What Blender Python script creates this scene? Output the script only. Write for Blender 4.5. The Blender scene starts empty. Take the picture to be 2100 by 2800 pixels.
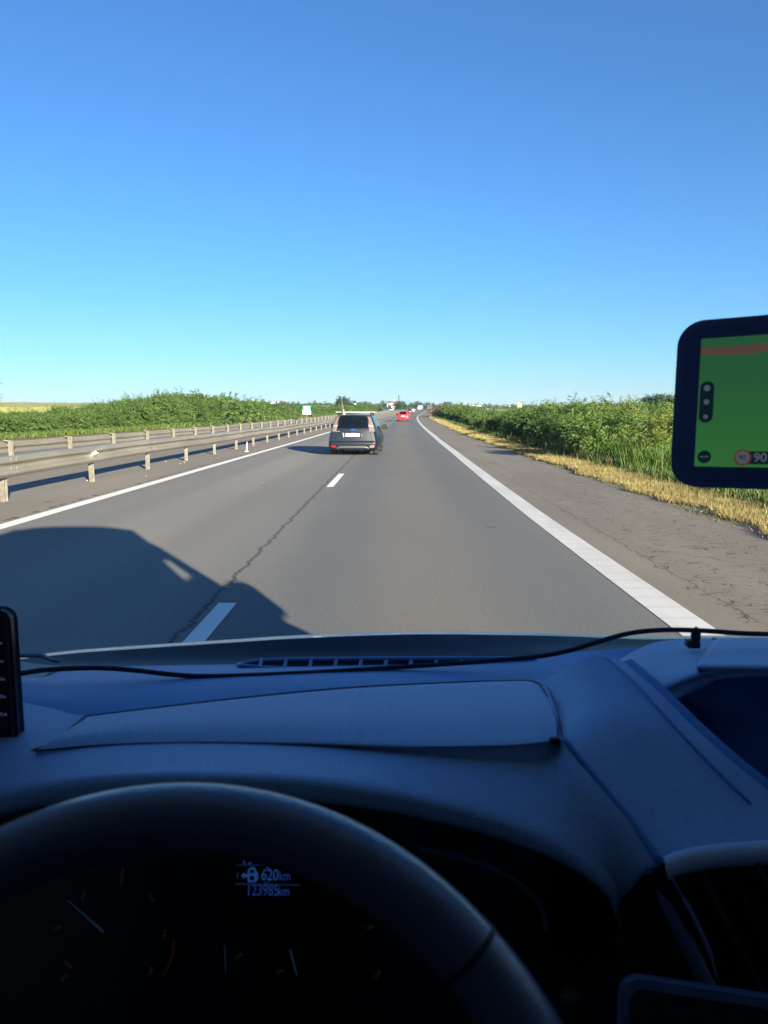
import bpy, math, random
import numpy as np
from mathutils import Vector, Matrix

R = math.radians
scene = bpy.context.scene
COL = scene.collection
rng = np.random.default_rng(7)
random.seed(7)

# ------------------------------------------------------------------ camera, sky, sun, exposure
EYE = 1.57
PITCH = math.atan(269 / 2104)
YAW = 23 / 2104
FD = 2104 / 1.2658
cam = bpy.data.cameras.new('camera')
camo = bpy.data.objects.new('camera', cam)
COL.objects.link(camo)
cam.sensor_fit = 'VERTICAL'
cam.sensor_height = 36
cam.lens = 2104 / 2800 * 36
cam.clip_start = 0.02
cam.clip_end = 8000
camo.location = (0, 0, EYE)
camo.rotation_euler = (math.pi / 2 - PITCH, 0, YAW)
cam.dof.use_dof = True
cam.dof.focus_distance = 14
cam.dof.aperture_fstop = 17
scene.camera = camo

SUN = Vector((1.8, -3.8, 0.97)).normalized()
SUN_EL = math.asin(SUN.z)
world = bpy.data.worlds.new('World')
scene.world = world
world.use_nodes = True
wn = world.node_tree.nodes
wl = world.node_tree.links
sky = wn.new('ShaderNodeTexSky')
sky.sky_type = 'NISHITA'
sky.sun_disc = False
sky.sun_elevation = SUN_EL
sky.sun_rotation = math.atan2(SUN.x, SUN.y)
sky.altitude = 0
sky.air_density = 1.0
sky.dust_density = 0.2
sky.ozone_density = 7.2
bg = wn['Background']
bg.inputs['Strength'].default_value = 0.0515
wl.new(sky.outputs[0], bg.inputs['Color'])
sl = bpy.data.lights.new('sun', 'SUN')
sl.energy = 5.0
sl.angle = R(0.5)
sl.color = (1.0, 0.87, 0.68)
so = bpy.data.objects.new('sun', sl)
COL.objects.link(so)
so.location = (40, -80, 60)
so.rotation_euler = SUN.to_track_quat('Z', 'Y').to_euler()
scene.view_settings.view_transform = 'Standard'
scene.view_settings.look = 'None'
scene.view_settings.exposure = 2.0
scene.view_settings.gamma = 1.0
scene.cycles.max_bounces = 8
scene.cycles.transparent_max_bounces = 16
scene.cycles.use_denoising = True


# ------------------------------------------------------------------ helpers
def unproj(px, py, Y):
    """photo point (1659 px wide copy) at forward depth Y -> world point"""
    cx, cy = 1050 / 1.2658, 1400 / 1.2658
    x, y, z = (px - cx) / FD, 1.0, -(py - cy) / FD
    y2 = y * math.cos(PITCH) + z * math.sin(PITCH)
    z2 = -y * math.sin(PITCH) + z * math.cos(PITCH)
    c, s = math.cos(YAW), math.sin(YAW)
    xw, yw = c * x - s * y2, s * x + c * y2
    t = Y / yw
    return (xw * t, Y, EYE + z2 * t)


def unproj_z(px, py, z):
    a = Vector(unproj(px, py, 1.0)) - Vector((0, 0, EYE))
    t = (z - EYE) / a.z
    return (a.x * t, a.y * t, z)


def mesh_obj(name, verts, faces, mats, parent=None, smooth=False, uv=None, fmat=None):
    me = bpy.data.meshes.new(name)
    me.from_pydata([tuple(v) for v in verts], [], [tuple(f) for f in faces])
    for m in (mats if isinstance(mats, (list, tuple)) else [mats]):
        me.materials.append(m)
    if smooth:
        me.polygons.foreach_set('use_smooth', [True] * len(me.polygons))
    if fmat is not None:
        me.polygons.foreach_set('material_index', list(fmat))
    if uv is not None:
        ul = me.uv_layers.new(name='UVMap')
        li = np.empty(len(me.loops), dtype=np.int32)
        me.loops.foreach_get('vertex_index', li)
        ul.data.foreach_set('uv', np.asarray(uv, dtype=np.float32)[li].ravel())
    me.update()
    o = bpy.data.objects.new(name, me)
    COL.objects.link(o)
    if parent is not None:
        o.parent = parent
    return o


def quads_obj(name, V, mat, parent=None, link=True):
    """V: (n,4,3) array of separate quads"""
    n = len(V)
    me = bpy.data.meshes.new(name)
    me.vertices.add(n * 4)
    me.vertices.foreach_set('co', np.asarray(V, dtype=np.float32).ravel())
    me.loops.add(n * 4)
    me.loops.foreach_set('vertex_index', np.arange(n * 4, dtype=np.int32))
    me.polygons.add(n)
    me.polygons.foreach_set('loop_start', np.arange(0, n * 4, 4, dtype=np.int32))
    me.polygons.foreach_set('loop_total', np.full(n, 4, dtype=np.int32))
    me.materials.append(mat)
    me.update(calc_edges=True)
    if not link:
        return me
    o = bpy.data.objects.new(name, me)
    COL.objects.link(o)
    if parent is not None:
        o.parent = parent
    return o


def empty(name, loc=(0, 0, 0), rz=0.0, label=None, cat=None, group=None):
    o = bpy.data.objects.new(name, None)
    COL.objects.link(o)
    o.location = loc
    o.rotation_euler = (0, 0, rz)
    o.empty_display_size = 0.1
    tag(o, label, cat, group)
    return o


def tag(o, label=None, cat=None, group=None, kind=None):
    if label: o['label'] = label
    if cat: o['category'] = cat
    if group: o['group'] = group
    if kind: o['kind'] = kind
    return o


def copy_tree(o, parent=None):
    c = o.copy()
    COL.objects.link(c)
    if parent is not None:
        c.parent = parent
    for ch in list(o.children):
        copy_tree(ch, c)
    return c


class MB:
    def __init__(self):
        self.v, self.f = [], []

    def add(self, verts, faces):
        b = len(self.v)
        self.v += [tuple(p) for p in verts]
        self.f += [tuple(i + b for i in f) for f in faces]
        return self

    def box(self, c, s, rot=None):
        hx, hy, hz = s[0] / 2, s[1] / 2, s[2] / 2
        vs = [Vector((x, y, z)) for x in (-hx, hx) for y in (-hy, hy) for z in (-hz, hz)]
        if rot is not None:
            vs = [rot @ v for v in vs]
        vs = [v + Vector(c) for v in vs]
        return self.add(vs, [(0, 1, 3, 2), (4, 6, 7, 5), (0, 4, 5, 1), (2, 3, 7, 6), (0, 2, 6, 4), (1, 5, 7, 3)])

    def tube(self, pts, r, n=8, caps=True, squash=None):
        pts = [Vector(p) for p in pts]
        rs = r if isinstance(r, (list, tuple)) else [r] * len(pts)
        vs, fs = [], []
        for i, p in enumerate(pts):
            t = (pts[min(i + 1, len(pts) - 1)] - pts[max(i - 1, 0)]).normalized()
            a = t.cross(Vector((0, 0, 1)))
            if a.length < 1e-4: a = t.cross(Vector((1, 0, 0)))
            a.normalize()
            b = a.cross(t)
            for k in range(n):
                an = 2 * math.pi * k / n
                vs.append(p + (a * math.cos(an) + b * math.sin(an) * (squash or 1)) * rs[i])
        for i in range(len(pts) - 1):
            for k in range(n):
                k2 = (k + 1) % n
                fs.append((i * n + k, i * n + k2, (i + 1) * n + k2, (i + 1) * n + k))
        if caps:
            fs.append(tuple(range(n - 1, -1, -1)))
            fs.append(tuple((len(pts) - 1) * n + k for k in range(n)))
        return self.add(vs, fs)

    def lathe(self, prof, axis='z', n=24, c=(0, 0, 0)):
        vs, fs = [], []
        for (r, h) in prof:
            for k in range(n):
                a = 2 * math.pi * k / n
                p = (r * math.cos(a), r * math.sin(a), h)
                if axis == 'x': p = (p[2], p[0], p[1])
                if axis == 'y': p = (p[0], p[2], p[1])
                vs.append((p[0] + c[0], p[1] + c[1], p[2] + c[2]))
        for i in range(len(prof) - 1):
            for k in range(n):
                k2 = (k + 1) % n
                fs.append((i * n + k, i * n + k2, (i + 1) * n + k2, (i + 1) * n + k))
        return self.add(vs, fs)

    def extrude(self, outline, y0, y1, plane='xz'):
        """closed outline in a plane, extruded along the third axis"""
        n = len(outline)
        def P(a, b, t):
            return {'xz': (a, t, b), 'xy': (a, b, t), 'yz': (t, a, b)}[plane]
        vs = [P(a, b, y0) for a, b in outline] + [P(a, b, y1) for a, b in outline]
        fs = [tuple(range(n)), tuple(range(2 * n - 1, n - 1, -1))]
        fs += [(i, (i + 1) % n, (i + 1) % n + n, i + n) for i in range(n)]
        return self.add(vs, fs)

    def build(self, name, mat, parent=None, smooth=False, bevel=0.0, seg=2):
        o = mesh_obj(name, self.v, self.f, mat, parent, smooth)
        if bevel:
            m = o.modifiers.new('bevel', 'BEVEL')
            m.width = bevel
            m.segments = seg
            m.limit_method = 'ANGLE'
        return o


def crom(P, n):
    """Catmull-Rom through rows P (k,...) -> n steps per segment"""
    P = np.asarray(P, dtype=float)
    out = []
    k = len(P)
    for i in range(k - 1):
        p0 = P[i - 1] if i > 0 else 2 * P[0] - P[1]
        p1, p2 = P[i], P[i + 1]
        p3 = P[i + 2] if i + 2 < k else 2 * P[-1] - P[-2]
        for j in range(n):
            t = j / n
            out.append(0.5 * (2 * p1 + (p2 - p0) * t + (2 * p0 - 5 * p1 + 4 * p2 - p3) * t * t + (3 * p1 - p0 - 3 * p2 + p3) * t ** 3))
    out.append(P[-1])
    return np.array(out)


def grid_faces(nr, nc):
    return [(i * nc + j, i * nc + j + 1, (i + 1) * nc + j + 1, (i + 1) * nc + j) for i in range(nr - 1) for j in range(nc - 1)]


# ------------------------------------------------------------------ materials
def nmat(name):
    m = bpy.data.materials.new(name)
    m.use_nodes = True
    nt = m.node_tree
    return m, nt, nt.nodes['Principled BSDF']


def mat(name, col, rough=0.6, metal=0.0, spec=0.5, var=0.0, scale=20.0, bump=0.0, bscale=200.0, coat=0.0, sheen=0.0):
    m, nt, b = nmat(name)
    b.inputs['Base Color'].default_value = (*col, 1)
    b.inputs['Roughness'].default_value = rough
    b.inputs['Metallic'].default_value = metal
    b.inputs['Specular IOR Level'].default_value = spec
    b.inputs['Coat Weight'].default_value = coat
    b.inputs['Coat Roughness'].default_value = 0.05
    b.inputs['Sheen Weight'].default_value = sheen
    tc = nt.nodes.new('ShaderNodeTexCoord')
    if var:
        n = nt.nodes.new('ShaderNodeTexNoise')
        n.inputs['Scale'].default_value = scale
        n.inputs['Detail'].default_value = 6
        nt.links.new(tc.outputs['Object'], n.inputs['Vector'])
        mr = nt.nodes.new('ShaderNodeMapRange')
        mr.inputs[1].default_value = 0.3
        mr.inputs[2].default_value = 0.7
        mr.inputs[3].default_value = 1 - var
        mr.inputs[4].default_value = 1 + var
        nt.links.new(n.outputs[0], mr.inputs[0])
        mx = nt.nodes.new('ShaderNodeVectorMath')
        mx.operation = 'SCALE'
        mx.inputs[0].default_value = col
        nt.links.new(mr.outputs[0], mx.inputs['Scale'])
        nt.links.new(mx.outputs[0], b.inputs['Base Color'])
    if bump:
        n2 = nt.nodes.new('ShaderNodeTexNoise')
        n2.inputs['Scale'].default_value = bscale
        n2.inputs['Detail'].default_value = 4
        nt.links.new(tc.outputs['Object'], n2.inputs['Vector'])
        bp = nt.nodes.new('ShaderNodeBump')
        bp.inputs['Strength'].default_value = bump
        bp.inputs['Distance'].default_value = 0.002
        nt.links.new(n2.outputs[0], bp.inputs['Height'])
        nt.links.new(bp.outputs[0], b.inputs['Normal'])
    return m


def emit(name, col, strength=1.0, rough=0.4):
    m, nt, b = nmat(name)
    b.inputs['Base Color'].default_value = (0.01, 0.01, 0.01, 1)
    b.inputs['Roughness'].default_value = rough
    b.inputs['Emission Color'].default_value = (*col, 1)
    b.inputs['Emission Strength'].default_value = strength
    return m


def leaf_mat(name, cols, trans=0.5, rough=0.55):
    """cols: list of colours picked per leaf; slow drift over the plant"""
    m, nt, b = nmat(name)
    L = nt.links
    geo = nt.nodes.new('ShaderNodeNewGeometry')
    oi = nt.nodes.new('ShaderNodeObjectInfo')
    tc = nt.nodes.new('ShaderNodeTexCoord')
    n = nt.nodes.new('ShaderNodeTexNoise')
    n.inputs['Scale'].default_value = 1.1
    n.inputs['Detail'].default_value = 3
    L.new(tc.outputs['Object'], n.inputs['Vector'])
    add = nt.nodes.new('ShaderNodeMath'); add.operation = 'MULTIPLY_ADD'
    L.new(geo.outputs['Random Per Island'], add.inputs[0])
    add.inputs[1].default_value = 0.45
    L.new(oi.outputs['Random'], add.inputs[2])
    add.inputs[2].default_value = 0
    a2 = nt.nodes.new('ShaderNodeMath'); a2.operation = 'MULTIPLY_ADD'
    L.new(n.outputs[0], a2.inputs[0]); a2.inputs[1].default_value = 0.75
    L.new(add.outputs[0], a2.inputs[2])
    a3 = nt.nodes.new('ShaderNodeMath'); a3.operation = 'SUBTRACT'
    L.new(a2.outputs[0], a3.inputs[0]); a3.inputs[1].default_value = 0.45
    ramp = nt.nodes.new('ShaderNodeValToRGB')
    els = ramp.color_ramp.elements
    while len(els) < len(cols): els.new(0.5)
    for i, c in enumerate(cols):
        els[i].position = i / (len(cols) - 1)
        els[i].color = (*c, 1)
    L.new(a3.outputs[0], ramp.inputs[0])
    L.new(ramp.outputs[0], b.inputs['Base Color'])
    b.inputs['Roughness'].default_value = rough
    b.inputs['Specular IOR Level'].default_value = 0.3
    tr = nt.nodes.new('ShaderNodeBsdfTranslucent')
    L.new(ramp.outputs[0], tr.inputs['Color'])
    mix = nt.nodes.new('ShaderNodeMixShader')
    mix.inputs[0].default_value = trans
    L.new(b.outputs[0], mix.inputs[1])
    L.new(tr.outputs[0], mix.inputs[2])
    L.new(mix.outputs[0], nt.nodes['Material Output'].inputs['Surface'])
    # per-object drift
    L.new(oi.outputs['Random'], add.inputs[2])
    for l in list(add.inputs[2].links):
        L.remove(l)
    sc = nt.nodes.new('ShaderNodeMath'); sc.operation = 'MULTIPLY'
    L.new(oi.outputs['Random'], sc.inputs[0]); sc.inputs[1].default_value = 0.3
    L.new(sc.outputs[0], add.inputs[2])
    return m


def clear_glass(name, tint):
    m = bpy.data.materials.new(name)
    m.use_nodes = True
    nt = m.node_tree
    nt.nodes.remove(nt.nodes['Principled BSDF'])
    t = nt.nodes.new('ShaderNodeBsdfTransparent')
    t.inputs['Color'].default_value = (*tint, 1)
    nt.links.new(t.outputs[0], nt.nodes['Material Output'].inputs['Surface'])
    return m


def car_glass(name, see=0.35, tint=(0.5, 0.6, 0.6)):
    m, nt, b = nmat(name)
    b.inputs['Base Color'].default_value = (0.004, 0.007, 0.012, 1)
    b.inputs['Roughness'].default_value = 0.06
    b.inputs['Specular IOR Level'].default_value = 0.3
    t = nt.nodes.new('ShaderNodeBsdfTransparent')
    t.inputs['Color'].default_value = (*tint, 1)
    mix = nt.nodes.new('ShaderNodeMixShader')
    mix.inputs[0].default_value = see
    nt.links.new(b.outputs[0], mix.inputs[1])
    nt.links.new(t.outputs[0], mix.inputs[2])
    nt.links.new(mix.outputs[0], nt.nodes['Material Output'].inputs['Surface'])
    return m


def N(nt, typ, **kw):
    n = nt.nodes.new(typ)
    for k, v in kw.items():
        if k == 'op': n.operation = v
        else: setattr(n, k, v)
    return n


def math_node(nt, op, a, b=None, c=None, clamp=False):
    n = nt.nodes.new('ShaderNodeMath')
    n.operation = op
    n.use_clamp = clamp
    for i, x in enumerate((a, b, c)):
        if x is None: continue
        if isinstance(x, (int, float)): n.inputs[i].default_value = x
        else: nt.links.new(x, n.inputs[i])
    return n.outputs[0]


def mixcol(nt, fac, a, b):
    n = nt.nodes.new('ShaderNodeMix')
    n.data_type = 'RGBA'
    for s, x in ((n.inputs[0], fac), (n.inputs[6], a), (n.inputs[7], b)):
        if isinstance(x, (int, float)): s.default_value = x
        elif isinstance(x, tuple): s.default_value = (*x, 1)
        else: nt.links.new(x, s)
    return n.outputs[2]


def noise(nt, vec, scale, detail=4, rough=0.5):
    n = nt.nodes.new('ShaderNodeTexNoise')
    n.inputs['Scale'].default_value = scale
    n.inputs['Detail'].default_value = detail
    n.inputs['Roughness'].default_value = rough
    nt.links.new(vec, n.inputs['Vector'])
    return n.outputs[0]


def scaled(nt, vec, s):
    n = nt.nodes.new('ShaderNodeMapping')
    n.inputs['Scale'].default_value = s
    nt.links.new(vec, n.inputs['Vector'])
    return n.outputs[0]


def ramp01(nt, x, lo, hi):
    n = nt.nodes.new('ShaderNodeMapRange')
    n.inputs[1].default_value = lo
    n.inputs[2].default_value = hi
    nt.links.new(x, n.inputs[0])
    return n.outputs[0]


def asphalt(name, base, warm, tracks=(), crack_u=None, crack_w=0.03, net=None, edge_u=None, spots=True):
    """UV: u = metres across, v = metres along"""
    m, nt, b = nmat(name)
    L = nt.links
    uv = N(nt, 'ShaderNodeUVMap', uv_map='UVMap').outputs[0]
    sep = N(nt, 'ShaderNodeSeparateXYZ')
    L.new(uv, sep.inputs[0])
    u, v = sep.outputs[0], sep.outputs[1]
    fine = math_node(nt, 'ADD', math_node(nt, 'MULTIPLY', noise(nt, uv, 120, 5, 0.8), .55), math_node(nt, 'MULTIPLY', noise(nt, uv, 28, 5, 0.8), .45))
    mid = noise(nt, scaled(nt, uv, (1.0, 0.12, 1)), 1.6, 5)
    big = noise(nt, scaled(nt, uv, (1.0, 0.3, 1)), 0.35, 3)
    c = mixcol(nt, ramp01(nt, mid, 0.3, 0.7), base, warm)
    for (uc, w, col, a) in tracks:
        d = math_node(nt, 'ABSOLUTE', math_node(nt, 'SUBTRACT', u, uc))
        k = math_node(nt, 'MULTIPLY', ramp01(nt, d, w, w * 0.2), a)
        c = mixcol(nt, k, c, col)
    f = ramp01(nt, fine, 0.33, 0.67)
    g = math_node(nt, 'MULTIPLY_ADD', f, 0.8, 0.6)
    g = math_node(nt, 'MULTIPLY', g, math_node(nt, 'MULTIPLY_ADD', big, 0.35, 0.83))
    sc = N(nt, 'ShaderNodeVectorMath', operation='SCALE')
    L.new(c, sc.inputs[0]); L.new(g, sc.inputs['Scale'])
    c = sc.outputs[0]
    dark = None
    if crack_u is not None:
        wob = math_node(nt, 'MULTIPLY_ADD', noise(nt, scaled(nt, uv, (0, 1, 0)), 2.2, 8, 0.8), 0.34, -0.17)
        d = math_node(nt, 'ABSOLUTE', math_node(nt, 'SUBTRACT', math_node(nt, 'SUBTRACT', u, crack_u), wob))
        w = math_node(nt, 'MULTIPLY_ADD', noise(nt, scaled(nt, uv, (5, 3.5, 1)), 4.0, 8, 0.85), crack_w * 4.4, -crack_w * 1.55)
        dark = math_node(nt, 'LESS_THAN', d, w)
    if net is not None:
        (u0, u1, v0, v1) = net
        wv = N(nt, 'ShaderNodeVectorMath', operation='ADD')
        ns = nt.nodes.new('ShaderNodeTexNoise')
        ns.inputs['Scale'].default_value = 2.2
        ns.inputs['Detail'].default_value = 4
        L.new(uv, ns.inputs['Vector'])
        ss = N(nt, 'ShaderNodeVectorMath', operation='SCALE')
        ss.inputs['Scale'].default_value = 0.5
        L.new(ns.outputs['Color'], ss.inputs[0])
        L.new(uv, wv.inputs[0]); L.new(ss.outputs[0], wv.inputs[1])
        vo = nt.nodes.new('ShaderNodeTexVoronoi')
        vo.feature = 'DISTANCE_TO_EDGE'
        vo.inputs['Scale'].default_value = 4.2
        L.new(scaled(nt, wv.outputs[0], (0.55, 2.3, 1)), vo.inputs['Vector'])
        thin = math_node(nt, 'MULTIPLY_ADD', noise(nt, uv, 3.5, 5), 0.105, -0.033)
        cr = math_node(nt, 'LESS_THAN', vo.outputs['Distance'], thin)
        area = math_node(nt, 'MULTIPLY', ramp01(nt, u, u0, u1), ramp01(nt, v, v1, v0))
        lim = math_node(nt, 'GREATER_THAN', math_node(nt, 'ADD', area, math_node(nt, 'SUBTRACT', noise(nt, uv, 0.8, 3), 0.5)), 0.42)
        cr = math_node(nt, 'MULTIPLY', cr, lim)
        dark = cr if dark is None else math_node(nt, 'MAXIMUM', dark, cr)
    if edge_u is not None:
        d = math_node(nt, 'ABSOLUTE', math_node(nt, 'SUBTRACT', u, edge_u))
        wob = math_node(nt, 'MULTIPLY', ramp01(nt, noise(nt, uv, 3.0, 5, 0.7), 0.5, 0.75), 0.16)
        e = math_node(nt, 'LESS_THAN', d, wob)
        dark = e if dark is None else math_node(nt, 'MAXIMUM', dark, e)
    if spots:
        vo2 = nt.nodes.new('ShaderNodeTexVoronoi')
        vo2.inputs['Scale'].default_value = 0.55
        L.new(uv, vo2.inputs['Vector'])
        dist = math_node(nt, 'ADD', vo2.outputs['Distance'], math_node(nt, 'MULTIPLY', noise(nt, uv, 14, 5, 0.8), 0.06))
        sp = math_node(nt, 'LESS_THAN', dist, 0.085)
        sp = math_node(nt, 'MULTIPLY', sp, 0.55)
        dark = sp if dark is None else math_node(nt, 'MAXIMUM', dark, sp)
    if dark is not None:
        c = mixcol(nt, math_node(nt, 'MULTIPLY', dark, 0.68), c, (0.02, 0.019, 0.018))
    L.new(c, b.inputs['Base Color'])
    b.inputs['Roughness'].default_value = 0.85
    b.inputs['Specular IOR Level'].default_value = 0.25
    bp = N(nt, 'ShaderNodeBump')
    bp.inputs['Strength'].default_value = 0.35
    bp.inputs['Distance'].default_value = 0.006
    h = math_node(nt, 'ADD', fine, math_node(nt, 'MULTIPLY', dark, -0.8)) if dark is not None else fine
    L.new(h, bp.inputs['Height'])
    L.new(bp.outputs[0], b.inputs['Normal'])
    return m


def paint_mat(name, rib=0.0):
    m, nt, b = nmat(name)
    L = nt.links
    uv = N(nt, 'ShaderNodeUVMap', uv_map='UVMap').outputs[0]
    sep = N(nt, 'ShaderNodeSeparateXYZ')
    L.new(uv, sep.inputs[0])
    n = noise(nt, uv, 25, 6, 0.75)
    wear = ramp01(nt, n, 0.66, 0.72)
    dirt = noise(nt, scaled(nt, uv, (1, 0.2, 1)), 3.0, 4)
    c = mixcol(nt, ramp01(nt, dirt, 0.3, 0.8), (0.6, 0.59, 0.56) if rib else (0.8, 0.79, 0.75), (0.46, 0.45, 0.42) if rib else (0.66, 0.65, 0.6))
    c = mixcol(nt, math_node(nt, 'MULTIPLY', wear, 0.7), c, (0.25, 0.24, 0.23))
    if rib:
        w = math_node(nt, 'FRACT', math_node(nt, 'DIVIDE', sep.outputs[1], rib))
        ridge = math_node(nt, 'LESS_THAN', w, 0.2)
        c = mixcol(nt, math_node(nt, 'MULTIPLY', ridge, 0.22), c, (0.34, 0.33, 0.31))
        bp = N(nt, 'ShaderNodeBump')
        bp.inputs['Strength'].default_value = 0.5
        bp.inputs['Distance'].default_value = 0.01
        L.new(ridge, bp.inputs['Height'])
        L.new(bp.outputs[0], b.inputs['Normal'])
    L.new(c, b.inputs['Base Color'])
    b.inputs['Roughness'].default_value = 0.7
    return m


M = {}
M['asphalt'] = asphalt('lane_asphalt', (0.138, 0.14, 0.136), (0.155, 0.153, 0.144),
                       tracks=[(-3.5, 2.6, (0.222, 0.21, 0.185), 1.0), (0.35, 1.2, (0.175, 0.16, 0.136), 0.7), (1.35, 0.7, (0.122, 0.128, 0.130), 0.6), (-0.65, 0.6, (0.128, 0.134, 0.138), 0.6), (-4.3, 0.5, (0.165, 0.16, 0.15), 0.5), (-2.6, 0.5, (0.165, 0.16, 0.15), 0.5)],
                       crack_u=-1.53)
M['shoulder'] = asphalt('shoulder_asphalt', (0.178, 0.158, 0.128), (0.215, 0.192, 0.156), crack_u=2.78, crack_w=0.011, net=(2.4, 3.2, 9.0, 34.0), edge_u=4.9)
M['median'] = asphalt('median_asphalt', (0.195, 0.173, 0.14), (0.235, 0.208, 0.17), edge_u=-5.75)
M['far_asphalt'] = asphalt('far_asphalt', (0.16, 0.157, 0.15), (0.19, 0.18, 0.168), spots=False)
M['paint'] = paint_mat('road_paint')
M['paint_rib'] = paint_mat('ribbed_road_paint', 0.34)
M['zinc'] = mat('weathered_zinc', (0.30, 0.275, 0.235), 0.55, 0.35, var=0.22, scale=5)
M['zinc2'] = mat('weathered_zinc_post', (0.145, 0.132, 0.104), 0.65, 0.15, var=0.3, scale=14)
M['soil'] = mat('soil', (0.06, 0.055, 0.03), 0.95, var=0.4, scale=1.5)


# ------------------------------------------------------------------ terrain and road
def zroad(Y):
    Y = np.asarray(Y, dtype=float)
    def seg(a, b, k):
        return k * np.clip(Y - a, 0, b - a)
    soft = 0.0066 * (np.sqrt((Y - 50) ** 2 + 300) + (Y - 50)) / 2
    soft = np.where(Y < 0, 0.0066 * (math.sqrt(2500 + 300) - 50) / 2, soft) - 0.0066 * (math.sqrt(2500 + 300) - 50) / 2
    soft = np.where(Y > 250, 0.0066 * 200, soft)
    return soft + seg(250, 450, 0.013) + seg(450, 4000, 0.0055)


def shift(Y):
    Y = np.asarray(Y, dtype=float)
    k = 1.1e-4
    return np.where(Y < 0, 0, np.where(Y < 420, k * Y ** 2, k * 420 ** 2 + 2 * k * 420 * (Y - 420)))


def zground(X, Y):
    """terrain beside the road, X in metres from the road axis"""
    off = X - shift(Y)
    z = zroad(Y) - 0.09
    ditch = np.interp(off, [4.5, 6.2, 7.0, 8.2, 9.5, 11], [0, 0.02, -0.25, -0.55, -0.4, -0.1])
    left = np.interp(off, [-1200, -300, -40, -30, -23, -21, -11], [7, 3.2, 0.5, 0.2, -0.2, 0, 0])
    right = np.interp(off, [11, 60, 900], [0, 0.3, 2])
    return z + ditch + left + right


def ysteps(a, b):
    ys, y = [a], a
    while y < b:
        y += max(1.0, min(40, abs(y) * 0.05))
        ys.append(min(y, b))
    return np.array(ys)


def strip(name, o0, o1, mat_, y0=-40, y1=900, dz=0.0, nx=2, kind='structure', ys=None):
    ys = ysteps(y0, y1) if ys is None else ys
    V, U = [], []
    for Y in ys:
        a = o0(Y) if callable(o0) else o0
        b = o1(Y) if callable(o1) else o1
        for i in range(nx):
            o = a + (b - a) * i / (nx - 1)
            V.append((o + float(shift(Y)), Y, float(zroad(Y)) + dz))
            U.append((o, Y))
    ob = mesh_obj(name, V, grid_faces(len(ys), nx), mat_, uv=U)
    return tag(ob, kind=kind)


def redge(Y):
    return float(np.interp(Y, [0, 12, 20, 31, 55, 90, 125, 200], [2.22, 2.22, 2.3, 2.42, 2.55, 2.5, 2.4, 2.2]))


strip('carriageway', -5.6, lambda Y: redge(Y), M['asphalt'])
strip('hard_shoulder', lambda Y: redge(Y), 5.15, M['shoulder'])
strip('median_pavement', -11.6, -5.6, M['median'])
strip('opposite_carriageway', -21.0, -11.6, M['far_asphalt'])
strip('edge_line', -5.6, -5.35, M['paint'], y1=500, dz=0.004)
strip('ribbed_edge_line', lambda Y: redge(Y) - 0.16, lambda Y: redge(Y) + 0.15, M['paint_rib'], y1=500, dz=0.004)
strip('opposite_edge_line', -12.35, -12.15, M['paint'], y1=500, dz=0.004)
strip('opposite_outer_edge_line', -20.2, -20.0, M['paint'], y1=500, dz=0.004)
V, F, U = [], [], []
for k in range(-1, 26):
    for (uo, a, b, w) in ((-1.375, 16.45 + 13.85 * k, 20.1 + 13.85 * k, 0.15), (-16.0, 22 + 13.85 * k, 25.6 + 13.85 * k, 0.15)):
        n = len(V)
        for Y in (a, (a + b) / 2, b):
            for s in (-1, 1):
                V.append((uo + s * w / 2 + float(shift(Y)), Y, float(zroad(Y)) + 0.005))
                U.append((uo + s * w / 2, Y))
        F += [(n, n + 1, n + 3, n + 2), (n + 2, n + 3, n + 5, n + 4)]
tag(mesh_obj('lane_dashes', V, F, M['paint'], uv=U), kind='structure')

# terrain sheet
gx = np.concatenate([-np.geomspace(2500, 60, 26), np.linspace(-55, -23, 20), [-21.5, -20.9, -11, -5, 0, 4, 4.9, 5.1, 5.5, 6.2], np.linspace(6.6, 14, 16), np.linspace(16, 55, 16), np.geomspace(62, 2500, 26)])
gy = ysteps(-60, 4200)
V = []
for Y in gy:
    s = float(shift(Y))
    for o in gx:
        X = o + s
        V.append((X, Y, float(zground(X, Y))))
m, nt, b = nmat('meadow')
tc = N(nt, 'ShaderNodeTexCoord')
n1 = noise(nt, tc.outputs['Object'], 0.06, 5)
n2 = noise(nt, tc.outputs['Object'], 1.8, 6, 0.7)
c = mixcol(nt, ramp01(nt, n1, 0.35, 0.65), (0.085, 0.10, 0.03), (0.14, 0.135, 0.045))
c = mixcol(nt, math_node(nt, 'MULTIPLY', ramp01(nt, n2, 0.35, 0.7), 0.6), c, (0.05, 0.065, 0.02))
nt.links.new(c, b.inputs['Base Color'])
b.inputs['Roughness'].default_value = 0.95
tag(mesh_obj('ground', V, grid_faces(len(gy), len(gx)), m, smooth=True), kind='structure')

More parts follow.
